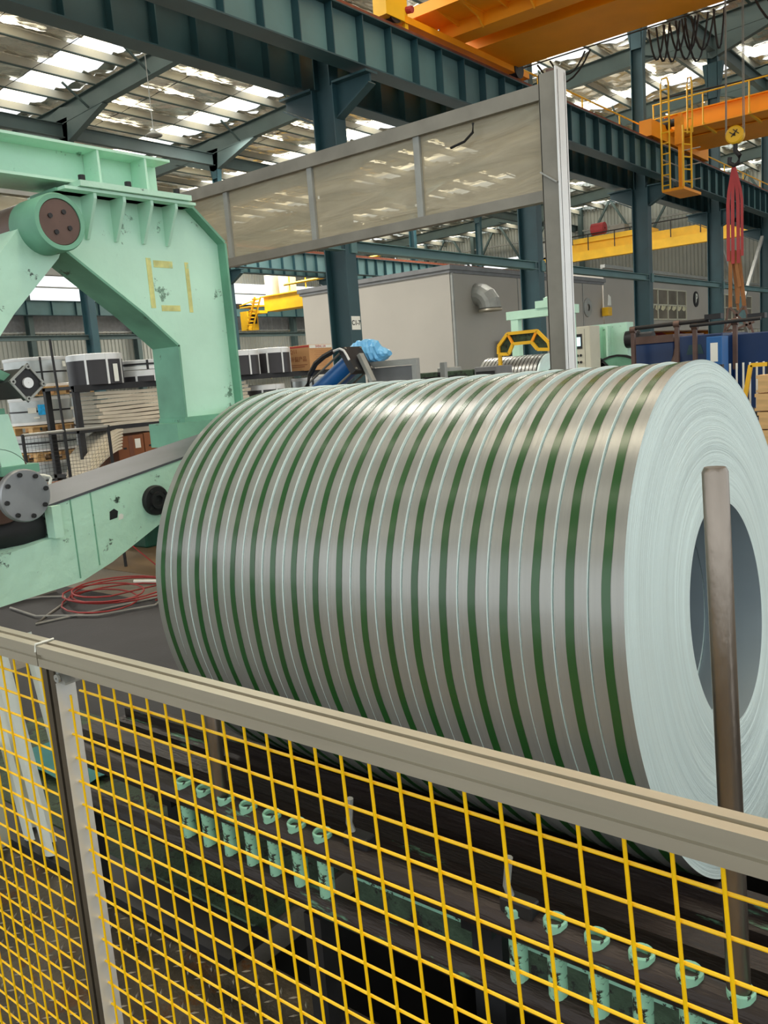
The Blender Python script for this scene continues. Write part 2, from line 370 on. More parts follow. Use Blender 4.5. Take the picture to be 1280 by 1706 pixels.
# ---- far walls of ribbed sheet with a strip of open daylight
def ribbed(m_, x0, y0, x1, y1, z0, z1, pitch=.22, dep=.05):
    d = Vector((x1-x0, y1-y0, 0)); L_ = d.length; d.normalize(); n_ = Vector((-d.y, d.x, 0)); k = int(L_/pitch); v = []
    for i in range(k):
        for (a, h) in ((0, 0), (.55, 0), (.65, 1), (.9, 1)):
            p = Vector((x0, y0, 0)) + d*(i+a)*pitch + n_*dep*h; v += [(p.x, p.y, z0), (p.x, p.y, z1)]
    m_.add(v, [(2*i, 2*i+2, 2*i+3, 2*i+1) for i in range(len(v)//2-1)])
wl = MB(); ribbed(wl, -39, 8, -39, 52, 0, 5.0); wl.obj('wall_left', 'wallsheet', kind='structure')
wl = MB(); ribbed(wl, -39.02, 8, -39.02, 52, 5.0, 6.45, .9, .02); wl.obj('wall_left_upper', 'bldgtrim', kind='structure')
wl = MB(); ribbed(wl, -39, 8, -39, 52, 7.75, 11.2); wt = wl.obj('wall_left_top', 'wallsheet', kind='structure')
for z in (2.0, 2.7, 3.3, 4.9, 7.1): p = MB(); p.box(-38.95, -38.8, 8, 52, z, z+.06); p.obj('wall_girt', 'galv', wt)
wb = MB(); ribbed(wb, -39, 52, 10, 52, 0, 8.15); wb.obj('wall_back', 'wallsheet', kind='structure')
wb = MB(); ribbed(wb, -39, 52, 10, 52, 8.8, 13.2); wt = wb.obj('wall_back_top', 'wallsheet', kind='structure')
for x in range(-36, 8, 4):
    p = MB(); p.box(x-.12, x+.12, 51.5, 51.8, 0, 12); p.obj('wall_stud', 'rafter', wt)
    p = MB(); p.bar((x, 51.6, 8.0), (x+2, 51.6, 11.2), .12); p.bar((x+4, 51.6, 8.0), (x+2, 51.6, 11.2), .12); p.obj('wall_brace', 'rafter', wt)
for z in (8.5, 9.6): p = MB(); p.box(-39, 8, 51.6, 51.75, z, z+.1); p.obj('wall_girt', 'galv', wt)

# ================================================================ COLUMNS AND RUNWAYS
cnum = {10: 'third', 16: 'fourth'}
def column(x, y, label, group=None, top=5.9, sign=None, tname='steel_column'):
    t = root(tname, (x, y, 0), label, 'column', group)
    p = MB(); hsect(p, (0, 0, 0), (0, 0, top), .24, .42, .02, (1, 0, 0)); p.obj('shaft', 'teal', t)
    p = MB(); p.bevbox(-.3, .3, -.2, .2, 0, .03, .004); p.obj('base_plate', 'dark', t)
    p = MB(); hsect(p, (0, 0, top), (0, 0, rz(x)-.9), .2, .3, .015, (1, 0, 0)); p.prism([(-.15, 9.2), (.15, 9.2), (.3, 10.2), (-.3, 10.2)], 1, -.1, .1); p.obj('upper_shaft', 'teal', t)
    for s in (-1, 1):
        p = MB(); p.prism([(s*.21, top), (s*.21, top-.42), (s*.82, top-.12), (s*.82, top)][::s], 1, -.02, .02)
        p.box(min(s*.21, s*.85), max(s*.21, s*.85), -.13, .13, top, top+.03); fixn(p.obj('bracket', 'teal', t))
        q = MB(); q.bar((s*.21, 0, top-.46), (s*.84, 0, top-.13), .16, .02); q.obj('bracket_flange', 'teal', t)
    return t
CX = -8.54
cl = {4: 'tall teal steel column left of the screen, above the green portal', 10: 'tall teal H-section column with a small white C1-7 sign',
      16: 'teal column just left of the gray screen post, behind the green frame', 22: 'teal column carrying the near runway below the yellow basket of the orange crane',
      28: 'teal column between the round B sign and the brown slings', 34: 'teal column at the right edge of the photo', 40: 'farthest teal column of the near row', 46: 'teal column at the far end of the near runway'}
for y, lb in cl.items(): column(CX, y, lb)
dl = {16: 'dark column behind the black wrapped coils, seen under the portal', 22: 'dark column just right of the green portal', 28: 'slim distant column above the gray building left of its corner',
      34: 'slim distant column above the gray building right of its corner', 40: 'distant column of the far row near the yellow crane', 46: 'last distant column of the far row'}
for y, lb in dl.items(): column(-24.4, y, lb, tname='distant_column')
for y in (22, 28, 34, 40, 46):
    p = MB(); hsect(p, (0, 0, 0), (0, 0, 10.4), .25, .4, .02, (1, 0, 0)); p.obj('wall_column', 'rafter', loc=(-38.6, y, 0), label='dark column standing against the far ribbed wall', cat='column', group='columns along the far ribbed wall')
p = MB(); p.box(0, .006, -.1, .1, -.1, .1); sg = p.obj('number_sign', 'white', loc=(CX+.212, 9.99, 2.53), label='small white C1-7 sign on the teal column', cat='sign')
text('C1-7', 'sign_text', sg, .1, 'ink', facing((CX+.2195, 9.99, 2.53), (1, 0, 0)), bold=.002)
# horizontal ties between columns
for (x, nm) in ((CX, 'near'), (-24.4, 'far')):
    for y0 in range(4, 46, 6):
        if nm == 'far' and y0 < 10: continue
        p = MB(); hsect(p, (0, .13, 0), (0, 5.87, 0), .16, .15, .012, (0, 0, 1)); p.bevbox(-.1, .1, .0, .13, -.11, .11, .004)
        lab = {4: 'pale teal tie beam left of the C1-7 column', 10: 'pale teal tie beam right of the C1-7 column', 16: 'pale teal tie beam behind the gray screen post', 22: 'pale teal tie beam above the building windows', 28: 'pale teal tie beam behind the hanging slings'}.get(y0) if nm == 'near' else None
        p.obj('tie_beam', 'tealpale' if nm == 'near' else 'rafter', loc=(x+.14 if nm == 'near' else x, y0, 3.66 if nm == 'near' else 3.6), label=lab or ('pale teal tie beam at the far end of the near column row' if nm == 'near' else 'dark tie beam between distant columns'), cat='beam', group=None if lab else nm+' row tie beams')
# X bracing in the last visible bay
br = root('cross_brace', (CX-.1, 28, 0), 'gray X brace with a plate in its centre, right of the slings', 'brace')
for a, b_ in (((0, .2, .3), (0, 5.8, 5.6)), ((0, .2, 5.6), (0, 5.8, .3))): p = MB(); p.bar(a, b_, .1, .1); p.obj('diagonal', 'galv', br)
p = MB(); p.box(.05, .07, 2.6, 3.4, 2.5, 3.4); p.obj('gusset_plate', 'tealpale', br)
def runway(x, label, webm='tealpale', y0=-2, y1=50, z0=6.0, z1=6.7, rail=True, face=1, pitch=.65):
    t = root('runway_girder', (x, 0, 0), label, 'girder')
    p = MB(); p.box(-.012, .012, y0, y1, z0+.02, z1-.02); p.obj('web', webm, t)
    p = MB(); p.box(-.16, .16, y0, y1, z1-.02, z1); p.obj('top_flange', 'teal', t)
    p = MB(); p.box(-.15, .15, y0, y1, z0, z0+.02); p.obj('bottom_flange', 'teal', t)
    if rail: p = MB(); p.box(-.06, .06, y0, y1, z1, z1+.05); p.box(-.03, .03, y0, y1, z1+.05, z1+.12); p.obj('crane_rail', 'rust', t)
    base = None; n = int((y1-y0)/pitch)
    for i in range(n):
        yy = y0+.3+i*pitch
        if base is None:
            p = MB(); p.box(-.14, -.013, -.008, .008, z0+.02, z1-.02); p.box(.013, .14, -.008, .008, z0+.02, z1-.02); base = p.obj('stiffener', 'teal', t, loc=(0, yy, 0))
        else: share(base, t, (0, yy, 0))
    return t
runway(-7.92, 'teal ribbed runway girder on the near side, carrying both orange cranes')
runway(-9.16, webm='teal', label='shaded teal runway girder on the far side of the column row')  # same paint as the near girder, shade put into a darker web colour
runway(-23.8, 'distant dark ribbed runway girder seen under the screen')
runway(-25.0, 'distant ribbed runway girder behind the yellow crane cab')
runway(-38.2, 'farthest runway girder along the far wall', z0=5.7, z1=6.4, rail=False, pitch=1.3)
# walkway with yellow rail on the near runway
wk = root('runway_handrail', (-8.3, 0, 6.7), 'long yellow handrail along the top of the near runway', 'railing')
p = MB(); p.box(-.35, .2, 8, 50, .0, .03); p.obj('walkway_plate', 'rust', wk)
for z in (.5, 1.0):
    pass
p = MB(); p.tube([(.1, 14, .52), (.1, 50, .52)], .018, 6); p.obj('top_rail', 'yellow', wk)
p = MB(); p.tube([(.1, 14, .1), (.1, 50, .1)], .03, 6); p.obj('toe_rail', 'yellow', wk)
b0 = None
for i in range(18):
    yy = 15.96+1.98*i
    if b0 is None: p = MB(); p.tube([(.1, 0, 0), (.1, 0, .52)], .018, 6); b0 = p.obj('post', 'yellow', wk, loc=(0, yy, 0))
    else: share(b0, wk, (0, yy, 0))

# ================================================================ CRANES
c1 = root('bridge_crane', (0, 13.5, 7.0), 'large orange overhead crane crossing the top of the photo, nearest to the camera', 'crane')
p = MB(); p.prism([(-1.05, .25), (-1.05, 1.4), (-.68, 1.4), (-.68, 0), (-1.05, 0)], 0, -8.12, 9); fixn(p.obj('walkway_girder', 'orange', c1))
p = MB(); p.box(-8.12, 9, -.3, 1.07, 0, 1.4); p.box(-8.12, 9, -.68, -.3, .22, 1.3); p.obj('main_girder', 'orange', c1)
p = MB(); p.box(-8.35, 9, -1.75, -1.05, .2, .235); p.box(-8.35, 9, -1.78, -1.73, .17, .33); p.obj('walkway', 'orange', c1)
base = None
for i in range(17):
    x = -8.2+.9*i
    if base is None:
        p = MB(); p.prism([(-1.73, .2), (-1.05, .2), (-1.05, -.02), (-1.2, .1)], 0, -.015, .015); p.box(-.05, .05, -1.73, -1.05, .185, .2); base = fixn(p.obj('walkway_bracket', 'bracket', c1, loc=(x, 0, 0)))
        p = MB(); p.prism([(-1.73, .2), (-1.05, .2), (-1.05, .12)], 0, -.012, .012); b2 = fixn(p.obj('walkway_rib', 'bracket', c1, loc=(x+.45, 0, 0)))
    else: share(base, c1, (x, 0, 0)); share(b2, c1, (x+.45, 0, 0))
p = MB(); p.box(-8.05, -7.88, -2.6, 1.5, -.1, .0); fixn(p.obj('end_truck', 'orange', c1))
p = MB(); p.box(-8.08, -7.84, -2.85, -2.4, -.12, .9); fixn(p.obj('end_post', 'yellow', c1))
p = MB(); p.box(-7.96, -7.9, -2.32, -2.24, -.2, .8); fixn(p.obj('guard_post', 'yellow', c1))
for yy in (-2.6, 1.1): p = MB(); p.lathe([(-8, .12), (-8, .16), (-7.98, .16), (-7.98, .14), (-7.88, .14), (-7.88, .16), (-7.86, .16), (-7.86, .001)], 20, 'x', (0, yy, -.02)); p.obj('wheel', 'dark', c1)
p = MB(); p.tube([(-7.93, -2.25, .1), (-7.8, -2.25, .08)], .05, 10); p.obj('buffer', 'red', c1)
# festoon cables under the crane
fe = root('festoon_cable', (0, 14.8, 7.02), 'dark looped power cables hanging below the near orange crane', 'cable')
def sag(a, b_, d, n=9): return [(a[0]+(b_[0]-a[0])*i/n, a[1]+(b_[1]-a[1])*i/n, a[2]+(b_[2]-a[2])*i/n-d*4*(i/n)*(1-i/n)) for i in range(n+1)]
for (x0, x1, d) in ((-7.6, -6.6, .42), (-7.35, -6.7, .3), (-5.55, -5.3, .5), (-5.42, -5.22, .55), (-5.3, -5.05, .6), (-5.2, -4.95, .45), (-5.1, -4.8, .62), (-5.0, -4.75, .5), (-4.95, -4.6, .7), (-4.85, -4.5, .55), (-4.5, -4.35, .6), (-3.9, -3.1, .5), (-3.75, -3.0, .42)):
    p = MB(); p.tube(sag((x0, 0, .0), (x1, .05, .0), d), .017, 5); p.obj('cable_loop', 'black', fe)
p = MB(); p.tube([(-8, 0, .03), (3, 0, .03)], .012, 6); p.obj('cable_track', 'dark', fe)

c2 = root('bridge_crane', (0, 23.4, 7.0), 'second orange overhead crane farther away with a yellow ladder basket', 'crane')
p = MB(); p.box(-8.12, 9, -.8, .8, 0, .6); p.box(-8.12, 9, -.86, .86, -.02, .0); p.box(-8.12, 9, -.86, .86, .6, .63); p.obj('main_girder', 'orange', c2)
p = MB(); p.box(-8.08, -7.78, -2.6, 1.6, -.17, .2); p.obj('end_truck', 'orange', c2)
for yy in (-2.3, 1.2): p = MB(); p.lathe([(-8, .05), (-8, .16), (-7.98, .16), (-7.98, .14), (-7.88, .14), (-7.88, .16), (-7.86, .16), (-7.86, .001)], 20, 'x', (0, yy, -.02)); p.obj('wheel', 'dark', c2)
p = MB(); p.lathe([(-.25, .02), (-.25, .13), (-.02, .14), (0, .09), (.12, .09), (.12, .02)], 14, 'x', (-7.7, -1.55, .25)); p.obj('travel_motor', 'dark', c2)
p = MB(); p.box(-8.12, 9, -1.6, -.8, .02, .05); p.obj('walkway', 'orange', c2)
p = MB()
p.tube([(-8.12, -1.6, .75), (9, -1.6, .75)], .018, 6); p.tube([(-8.12, -1.6, .42), (-7.3, -1.6, .42)], .014, 6)
for x in (-8.1, -6.9, -5.85, -4.8, -3.75): p.tube([(x, -1.6, .75), (x, -1.6, .05)], .018, 6); p.bar((x, -1.6, .05), (x+.05, -.8, -.03), .06, .05)
p.obj('handrail', 'yellow', c2)
p = MB(); p.tube(sag((-8.2, -1.3, .95), (4, -1.3, .95), .15, 12), .02, 5); p.obj('power_cable', 'black', c2)
bk = MB(); bk.box(-7.34, -6.84, -3.2, -2.0, -1.63, -1.57); bk.obj('basket_floor', 'orange', c2)
def ladder(m_, x0, y0_, x1, y1_, z0, z1, n=7, r=.02):
    m_.tube([(x0, y0_, z0), (x0, y0_, z1)], r, 6); m_.tube([(x1, y1_, z0), (x1, y1_, z1)], r, 6)
    for i in range(n): z = z0+(z1-z0)*(i+.5)/n; m_.tube([(x0, y0_, z), (x1, y1_, z)], r*.8, 5)
p = MB(); ladder(p, -7.33, -3.2, -7.15, -3.2, -1.6, .7, 10); p.tube([(-7.33, -3.2, .7), (-7.3, -3.2, .82), (-7.18, -3.2, .82), (-7.15, -3.2, .7)], .02, 6); p.obj('left_ladder', 'yellow', c2)
p = MB(); ladder(p, -6.86, -3.15, -6.76, -2.9, -1.6, -.25, 5, .022); ladder(p, -6.97, -2.5, -6.86, -2.5, -.3, .75, 5); p.tube([(-6.97, -2.5, .75), (-6.95, -2.5, .9), (-6.88, -2.5, .9), (-6.86, -2.5, .75)], .02, 6); p.obj('right_ladder', 'yellow', c2)
p = MB(); p.box(-7.06, -6.98, -2.9, -2.8, -1.6, 0.1); p.box(-7.1, -6.95, -3.0, -2.8, -.6, .0); p.obj('basket_post', 'orange', c2)
p = MB()
for z in (-1.25, -.9, -.55): p.tube([(-7.33, -3.2, z), (-7.33, -2.0, z)], .015, 5); p.tube([(-7.33, -2.0, z), (-6.84, -2.0, z)], .015, 5)
p.obj('basket_rail', 'galv', c2)

# hook block and slings
hk = root('hook_block', (-3.93, 13.9, 4.86), 'yellow crane hook block hanging on steel ropes at upper right', 'hook')
p = MB(); p.lathe([(-.07, .02), (-.07, .11), (-.05, .13), (.05, .13), (.07, .11), (.07, .02)], 24, 'y'); p.obj('sheave_cover', 'yellow', hk)
p = MB(); p.bar((-.06, -.075, .04), (.02, -.075, -.02), .03, .01); p.bar((-.01, -.075, .07), (.07, -.075, .0), .03, .01); p.bar((-.04, -.075, -.03), (.05, -.075, .06), .02, .01); p.obj('cover_slot', 'dark', hk)
p = MB(); p.tube([(0, 0, -.1), (0, 0, -.22), (.06, 0, -.3), (.05, 0, -.4), (-.02, 0, -.43), (-.09, 0, -.38), (-.08, 0, -.3)], .035, 10); p.obj('hook', 'dark', hk)
p = MB()
for dx in (-.14, -.125, .11, .13): p.tube([(dx, 0, 0), (dx*.95, 0, 2.4)], .007, 5)
p.obj('wire_rope', 'graysteel', hk)
sl = root('lifting_sling', (-3.95, 13.9, 4.4), 'faded red webbing slings hanging from the hook, brown at their lower ends', 'sling')
for i, (a, w_, mt_, z0, z1, dx) in enumerate(((-.05, .05, 'red', .0, -1.35, -.03), (-.02, .05, 'red', .02, -1.4, .0), (.02, .05, 'red', .0, -1.4, .03), (.05, .04, 'red', .0, -1.3, .05))):
    p = MB(); n = 8; vs_ = []
    for k in range(n+1):
        z = z0+(z1-z0)*k/n; x = a*.3+(a*1.3+dx-a*.3)*min(1, k/2.5)
        vs_ += [(x-w_/2, -.01*i, z), (x+w_/2, -.01*i, z), (x+w_/2, -.01*i+.008, z), (x-w_/2, -.01*i+.008, z)]
    p.add(vs_, [(4*k+q, 4*k+(q+1) % 4, 4*k+4+(q+1) % 4, 4*k+4+q) for k in range(n) for q in range(4)]); fixn(p.obj('webbing', 'red', sl))
for iw, (x0, x1, z1, ww) in enumerate(((-.07, -.08, -2.08, .055), (-.02, .06, -1.75, .05), (.05, .02, -2.0, .06), (.03, .12, -2.1, .06), (-.06, .02, -2.1, .04))):
    p = MB(); p.bar((x0, .02+.016*iw, -1.2), (x1, .02+.016*iw, z1), ww, .012); fixn(p.obj('webbing', 'brownsling', sl))
tg = root('lifting_tong', (-3.95, 13.9, 2.3), 'rusty scissor lifting tongs hanging below the brown slings', 'tongs')
for (a, b_) in (((-.1, 0, .05), (-.2, 0, -.5)), ((.14, 0, .05), (.3, 0, -.5)), ((-.08, 0, .05), (.22, 0, -.3)), ((.12, 0, .05), (-.15, 0, -.3)), ((-.18, .0, -.35), (.28, 0, -.2))): p = MB(); p.bar(a, b_, .03, .03); p.obj('tong_leg', 'brown', tg)

# yellow cranes of the next bays
c3 = root('bridge_crane', (0, 44, 6.9), 'distant yellow overhead crane with red hoist drum in the next bay', 'crane')
p = MB(); p.box(-23, -9.3, -.5, .5, 0.35, .85); p.box(-23, -9.3, -.9, -.5, -.05, .4); p.obj('main_girder', 'yellow', c3)
p = MB(); p.box(-23, -21.2, -.9, -.4, .3, 1.25); p.obj('electric_cabinet', 'galv', c3)
p = MB(); p.tube([(-23, -1, 1.2), (-9.3, -1, 1.2)], .03, 5)
for i in range(10): p.tube([(-22.5+1.45*i, -1, .4), (-22.5+1.45*i, -1, 1.2)], .03, 5)
p.obj('handrail', 'dark', c3)
p = MB(); p.box(-20.6, -16.4, -.7, .5, .85, 1.1); p.obj('trolley', 'yellow', c3)
p = MB(); p.lathe([(-.35, .05), (-.35, .3), (.35, .3), (.35, .05)], 16, 'x', (-19.3, -.3, 1.5)); p.obj('hoist_drum', 'red', c3)
p = MB(); p.box(-18.6, -17.8, -.5, .1, 1.1, 1.5); p.box(-17.4, -17.2, -.5, -.3, 1.1, 1.7); p.obj('hoist_motor', 'graysteel', c3)
c4 = root('bridge_crane', (0, 35, 5.7), 'distant yellow crane with driver cab and zigzag stairs left of the teal column', 'crane')
p = MB(); p.box(-35.4, -26, -.5, .5, .0, .8); p.box(-35.6, -26, -.6, .6, .8, .85); p.obj('main_girder', 'yellow', c4)
for (a, b_, h) in ((-35.1, -34.55, 1.95), (-34.0, -33.35, 2.1)): p = MB(); p.box(a, b_, -.6, .1, .85, h); p.obj('electric_cabinet', 'panelbeige', c4)
p = MB(); p.tube([(-37, -1, .45), (-35.2, -1, .7)], .04, 5); p.tube([(-33.2, -1, 1.75), (-26, -1, 1.8)], .05, 5); p.tube([(-33.2, -1, 1.2), (-26, -1, 1.25)], .07, 5)
for i in range(6): p.tube([(-32.8+1.2*i, -1, .85), (-32.8+1.2*i, -1, 1.8)], .035, 5)
p.obj('handrail', 'yellow', c4)
p = MB(); p.box(-36.7, -36.1, -1.2, -.4, -.95, .1); p.obj('driver_cab', 'yellow', c4)
p = MB(); p.box(-36.1, -35.2, -1.1, -.5, -.1, .05); p.box(-36.7, -35.4, -1.2, -.4, .3, .36); p.obj('cab_platform', 'yellow', c4)
p = MB(); p.box(-36.1, -36.09, -1.1, -.5, -.6, .0); p.obj('cab_window', 'dark', c4)
p = MB(); p.bar((-35.95, -1.5, -1.0), (-35.05, -1.5, .75), .09, .08); p.bar((-35.5, -1.5, -1.0), (-34.6, -1.5, .7), .07, .06); p.obj('stair_stringer', 'yellow', c4)
b0 = None
for i in range(9):
    q = (-35.7+.1*i, -1.5, -.9+.19*i)
    if b0 is None: p = MB(); p.box(-.16, .16, -.25, .1, -.03, .03); b0 = p.obj('stair_tread', 'yellow', c4, loc=q)
    else: share(b0, c4, q)
p = MB(); p.tube([(-38.6, -1, .7), (-36.6, -1, .5)], .03, 5); p.box(-38.2, -36.9, -1.2, -.8, .35, .6); p.obj('cable_reel', 'dark', c4)

# ================================================================ GRAY BUILDING
gb = root('gray_enclosure', (-10.9, 16.5, 0), 'large plain gray box building behind the teal columns', 'building')
p = MB(); p.box(-4.6, 0, 0, 8.3, 0, 3.95); p.obj('wall_shell', 'bldg', gb)
p = MB(); p.box(-4.7, .08, -.08, 8.4, 3.95, 4.05); p.box(-4.66, .04, -.04, 8.36, 3.88, 3.95); p.obj('roof_edge', 'bldgtrim', gb)
for yy in (3.1, 6.9): p = MB(); p.box(0, .015, yy, yy+.03, 0, 3.88); p.obj('panel_joint', 'galv', gb)
p = MB(); p.box(0, .06, 0.02, .07, 0, 3.88); p.obj('corner_trim', 'galv', gb)
el = root('vent_elbow', (-10.9, 17.65, 3.3), 'galvanised vent elbow sticking out of the gray wall', 'duct')
pts_ = [(0, 0, .12)] + [(.05+.38*math.sin(t), .25*math.sin(t), .12-.42*(1-math.cos(t))) for t in [i*PI/10 for i in range(1, 6)]]
base = None
for i in range(4):
    a0, a1 = i*PI/8, (i+1)*PI/8; v = []; nn = 18
    for a in (a0, a1):
        cx_, cz_ = .34*math.sin(a), -.34*(1-math.cos(a))
        for k in range(nn): t = 2*PI*k/nn; rr = .27*math.cos(t); v.append((cx_+rr*math.sin(a), .27*math.sin(t), cz_+rr*math.cos(a)+.12))
    p = MB(); p.add(v, [(k, (k+1) % nn, nn+(k+1) % nn, nn+k) for k in range(nn)], False); p.obj('elbow_segment', 'galv', el)
p = MB(); p.lathe([(-.26, .27), (-.3, .285), (-.32, .27), (-.3, .2)], 20, 'z', (.34, 0, 0.02)); p.obj('elbow_rim', 'alu', el)
hp = MB(); hp.lathe([(0, .28), (.03, .27), (.04, .1)], 18, 'x'); v = hp.v; hp.obj('patched_hole', 'galv', loc=(-10.9, 23.7, 3.2), label='round ribbed vent cover on the gray wall right of the screen post', cat='vent')
dk = root('dark_cabinet', (-10.8, 18.9, 0), 'dark door opening at the foot of the gray wall beside the small green frame', 'door'); p = MB(); p.box(0, .1, -.5, .5, 0, 2.3); p.obj('door_panel', 'dark', dk); p = MB(); p.box(.1, .12, -.55, -.5, 0, 2.35); p.box(.1, .12, .5, .55, 0, 2.35); p.box(.1, .12, -.55, .55, 2.3, 2.35); p.obj('door_frame', 'graysteel', dk)
ob = root('office_block', (-11.2, 25.6, 0), 'gray wall with a window band and a round B sign', 'building')
p = MB(); p.box(-6, 0, 0, 11.2, 2.5, 4.45); p.box(-6, 0, 11.2, 18.5, 2.5, 4.45); p.box(-6, 0, 0, 3, 0, 2.5); p.obj('upper_wall', 'bldg', ob)
p = MB(); p.box(-.05, .1, -.1, 18.5, 4.45, 4.55); p.tube([(.08, 0, 4.2), (.08, 9, 4.2)], .03, 6); p.obj('roof_edge', 'galv', ob)
random.seed(3)
for (ya, yb, n) in ((3.5, 7.4, 4), (10.2, 16.2, 6)):
    wd = (yb-ya)/n
    for i in range(n):
        for (za, zb, r_) in ((2.92, 3.38, 0), (3.42, 3.92, 1)):
            p = MB(); p.box(.0, .02, ya+i*wd+.05, ya+(i+1)*wd-.05, za, zb); p.obj('window_pane', 'glasspane', ob)
    p = MB()
    for i in range(n+1): p.box(0, .05, ya+i*wd-.035, ya+i*wd+.035, 2.88, 3.96)
    for z in (2.88, 3.38, 3.92): p.box(0, .05, ya, yb, z, z+.045)
    p.obj('window_frame', 'panelbeige', ob)
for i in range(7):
    y = 3.7+i*.55; p = MB(); p.prism([(y, 3.25), (y+.2, 3.2), (y+.42, 3.28), (y+.5, 3.4), (y+.25, 3.36), (y+.1, 3.42)], 0, .02, .024); p.obj('window_reflection_patch', 'blotch', ob)  # pale patches paint reflections onto the window panes
p = MB(); p.lathe([(0, .3), (.03, .3), (.03, .02)], 24, 'x'); bs = p.obj('round_sign', 'ink', loc=(-11.2, 34.2, 3.68), label='round dark sign with a white letter B on the gray wall', cat='sign')
text('B', 'sign_letter', bs, .5, 'white', facing((-11.155, 34.2, 3.68), (1, 0, 0)), bold=.018)
# things seen in the open ground floor
for i, (y, wdt, h, m_, lb, ct) in enumerate(((33.0, 1.2, .45, 'white', 'white van side seen through the opening below the B sign', 'van'), (38.5, 2.2, .5, 'white', 'white parked van seen behind the hanging slings', 'van'))):
    t = root('parked_van', (-13.5, y, 0), lb, ct)
    p = MB(); p.prism([(-1.8, .5), (1.8, .5), (1.8, 1.3), (1.1, 1.9), (-1.8, 1.95)], 0, -.9, .9); fixn(p.obj('body', 'white', t))
    p = MB(); p.box(.9, .92, -1.5, -.4, 1.3, 1.75); p.box(.9, .92, -.2, .9, 1.3, 1.75); p.obj('side_window', 'dark', t)
    for yy in (-1.1, 1.1): p = MB(); p.lathe([(.6, .1), (.6, .33), (.92, .33), (.92, .1)], 18, 'x', (0, yy, .33)); p.obj('wheel', 'black', t)
t = root('red_awning', (-12.2, 33, 2.1), 'red awning strip in the opening under the office wall', 'awning')
for i in range(8): p = MB(); p.prism([(0, .42), (.9, .0), (.9, -.05), (0, .37)], 1, -2+i*1.1, -1+i*1.1); fixn(p.obj('awning_panel', 'red' if i % 2 else 'orange', t))

# ================================================================ SCREEN OF CLEAR SHEETS
sc = root('clear_screen', (-3.0, 6, 0), 'gray steel framed screen of dusty clear sheets on a tall post', 'screen')
p = MB(); p.box(-4.6, .02, -.05, .05, 3.63, 3.74); p.obj('top_beam', 'graysteel', sc)
p = MB(); p.box(-4.6, 0, -.04, .04, 2.92, 3.0); p.obj('bottom_beam', 'graysteel', sc)
p = MB(); p.box(-.05, .1, -.06, -.052, 0, 3.8); p.box(-.05, .1, .052, .06, 0, 3.8); p.box(-.052, -.044, -.06, .06, 0, 3.8); fixn(p.obj('post', 'graysteel', sc))
p = MB(); p.box(.088, .1, -.08, .08, 0, 3.82); p.obj('post_face', 'aluw', sc)
p = MB(); p.bevbox(-.15, .2, -.15, .15, 0, .015, .003); p.obj('post_base', 'dark', sc)
p = MB(); p.tube([(.02, 0, 3.72), (.02, 0, 3.83)], .035, 10); p.obj('post_cap', 'brown', sc); p = MB(); p.bar((-.05, -.07, 3.12), (.08, -.07, 3.03), .05, .01); p.obj('post_bracket', 'galv', sc)
for x in (-1.19, -2.39, -3.53): p = MB(); p.box(x-.03, x+.03, -.03, .03, 3.0, 3.63); p.obj('mullion', 'galv', sc)
for (a, b_) in ((-1.16, -.05), (-2.36, -1.22), (-3.5, -2.42), (-4.6, -3.56)): p = MB(); p.box(a, b_, -.003, .003, 3.0, 3.63); p.obj('clear_sheet', 'film', sc)
p = MB(); p.box(-4.7, -4.6, -3.6, .05, 3.63, 3.74); p.obj('side_top_beam', 'galv', sc)
p = MB(); p.box(-4.69, -4.61, -3.6, .05, 2.92, 3.0); p.obj('side_bottom_beam', 'galv', sc)
for y in (-.02, -1.15, -2.3): p = MB(); p.box(-4.68, -4.62, y-.03, y+.03, 3.0, 3.63); p.obj('mullion', 'galv', sc)
for (a, b_) in ((-1.12, -.05), (-2.27, -1.18), (-3.6, -2.33)): p = MB(); p.box(-4.652, -4.648, a, b_, 3.0, 3.63); p.obj('clear_sheet', 'film', sc)
p = MB(); p.box(-4.7, -4.6, -.05, .05, 0, 3.74); p.obj('post', 'galv', sc)
p = MB(); p.tube([(-.62, -.06, 3.6), (-.62, -.07, 3.53), (-.7, -.07, 3.48), (-.83, -.07, 3.46)], .01, 6); p.obj('hanging_strip', 'black', sc)

# ================================================================ GREEN PORTAL
gp = root('green_portal', (-3.6, 2.9, 0), 'mint green welded steel portal with a pivot hub, left of the big coil', 'machine frame')
O = Vector((-3.6, 2.9, 0))
def gy(pts): return [(a-2.9, b_) for a, b_ in pts]
side = [(2.30, 2.68), (3.054, 2.68), (3.253, 2.516), (3.262, 1.60), (2.87, 1.60), (2.873, 1.976), (2.672, 2.143), (2.27, 2.43)]
p = MB(); p.prism(gy(side), 0, -.2, -.06); fixn(p.obj('side_plate', 'mint', gp))
def flange(pts, w0, w1, t, name, matn):
    for (a, b_) in zip(pts[:-1], pts[1:]):
        a_, b__ = Vector((0, a[0]-2.9, a[1])), Vector((0, b_[0]-2.9, b_[1])); d = (b__-a_).normalized(); n_ = Vector((0, -d.z, d.y))*t
        m_ = MB(); vs_ = [q+Vector((w, 0, 0))+o_ for q in (a_, b__) for (w, o_) in ((w0, Vector()), (w1, Vector()), (w1, n_), (w0, n_))]
        m_.add(vs_, [(0, 3, 2, 1), (4, 5, 6, 7), (0, 1, 5, 4), (1, 2, 6, 5), (2, 3, 7, 6), (3, 0, 4, 7)]); m_.obj(name, matn, gp)
flange([(3.262, 1.60), (3.253, 2.516), (3.054, 2.68), (2.27, 2.68)], -.22, 0, -.014, 'outer_flange', 'mintdark')
flange([(2.87, 1.60), (2.873, 1.976), (2.672, 2.143), (2.26, 2.44)], -.22, .0, .012, 'inner_flange', 'mintdark')
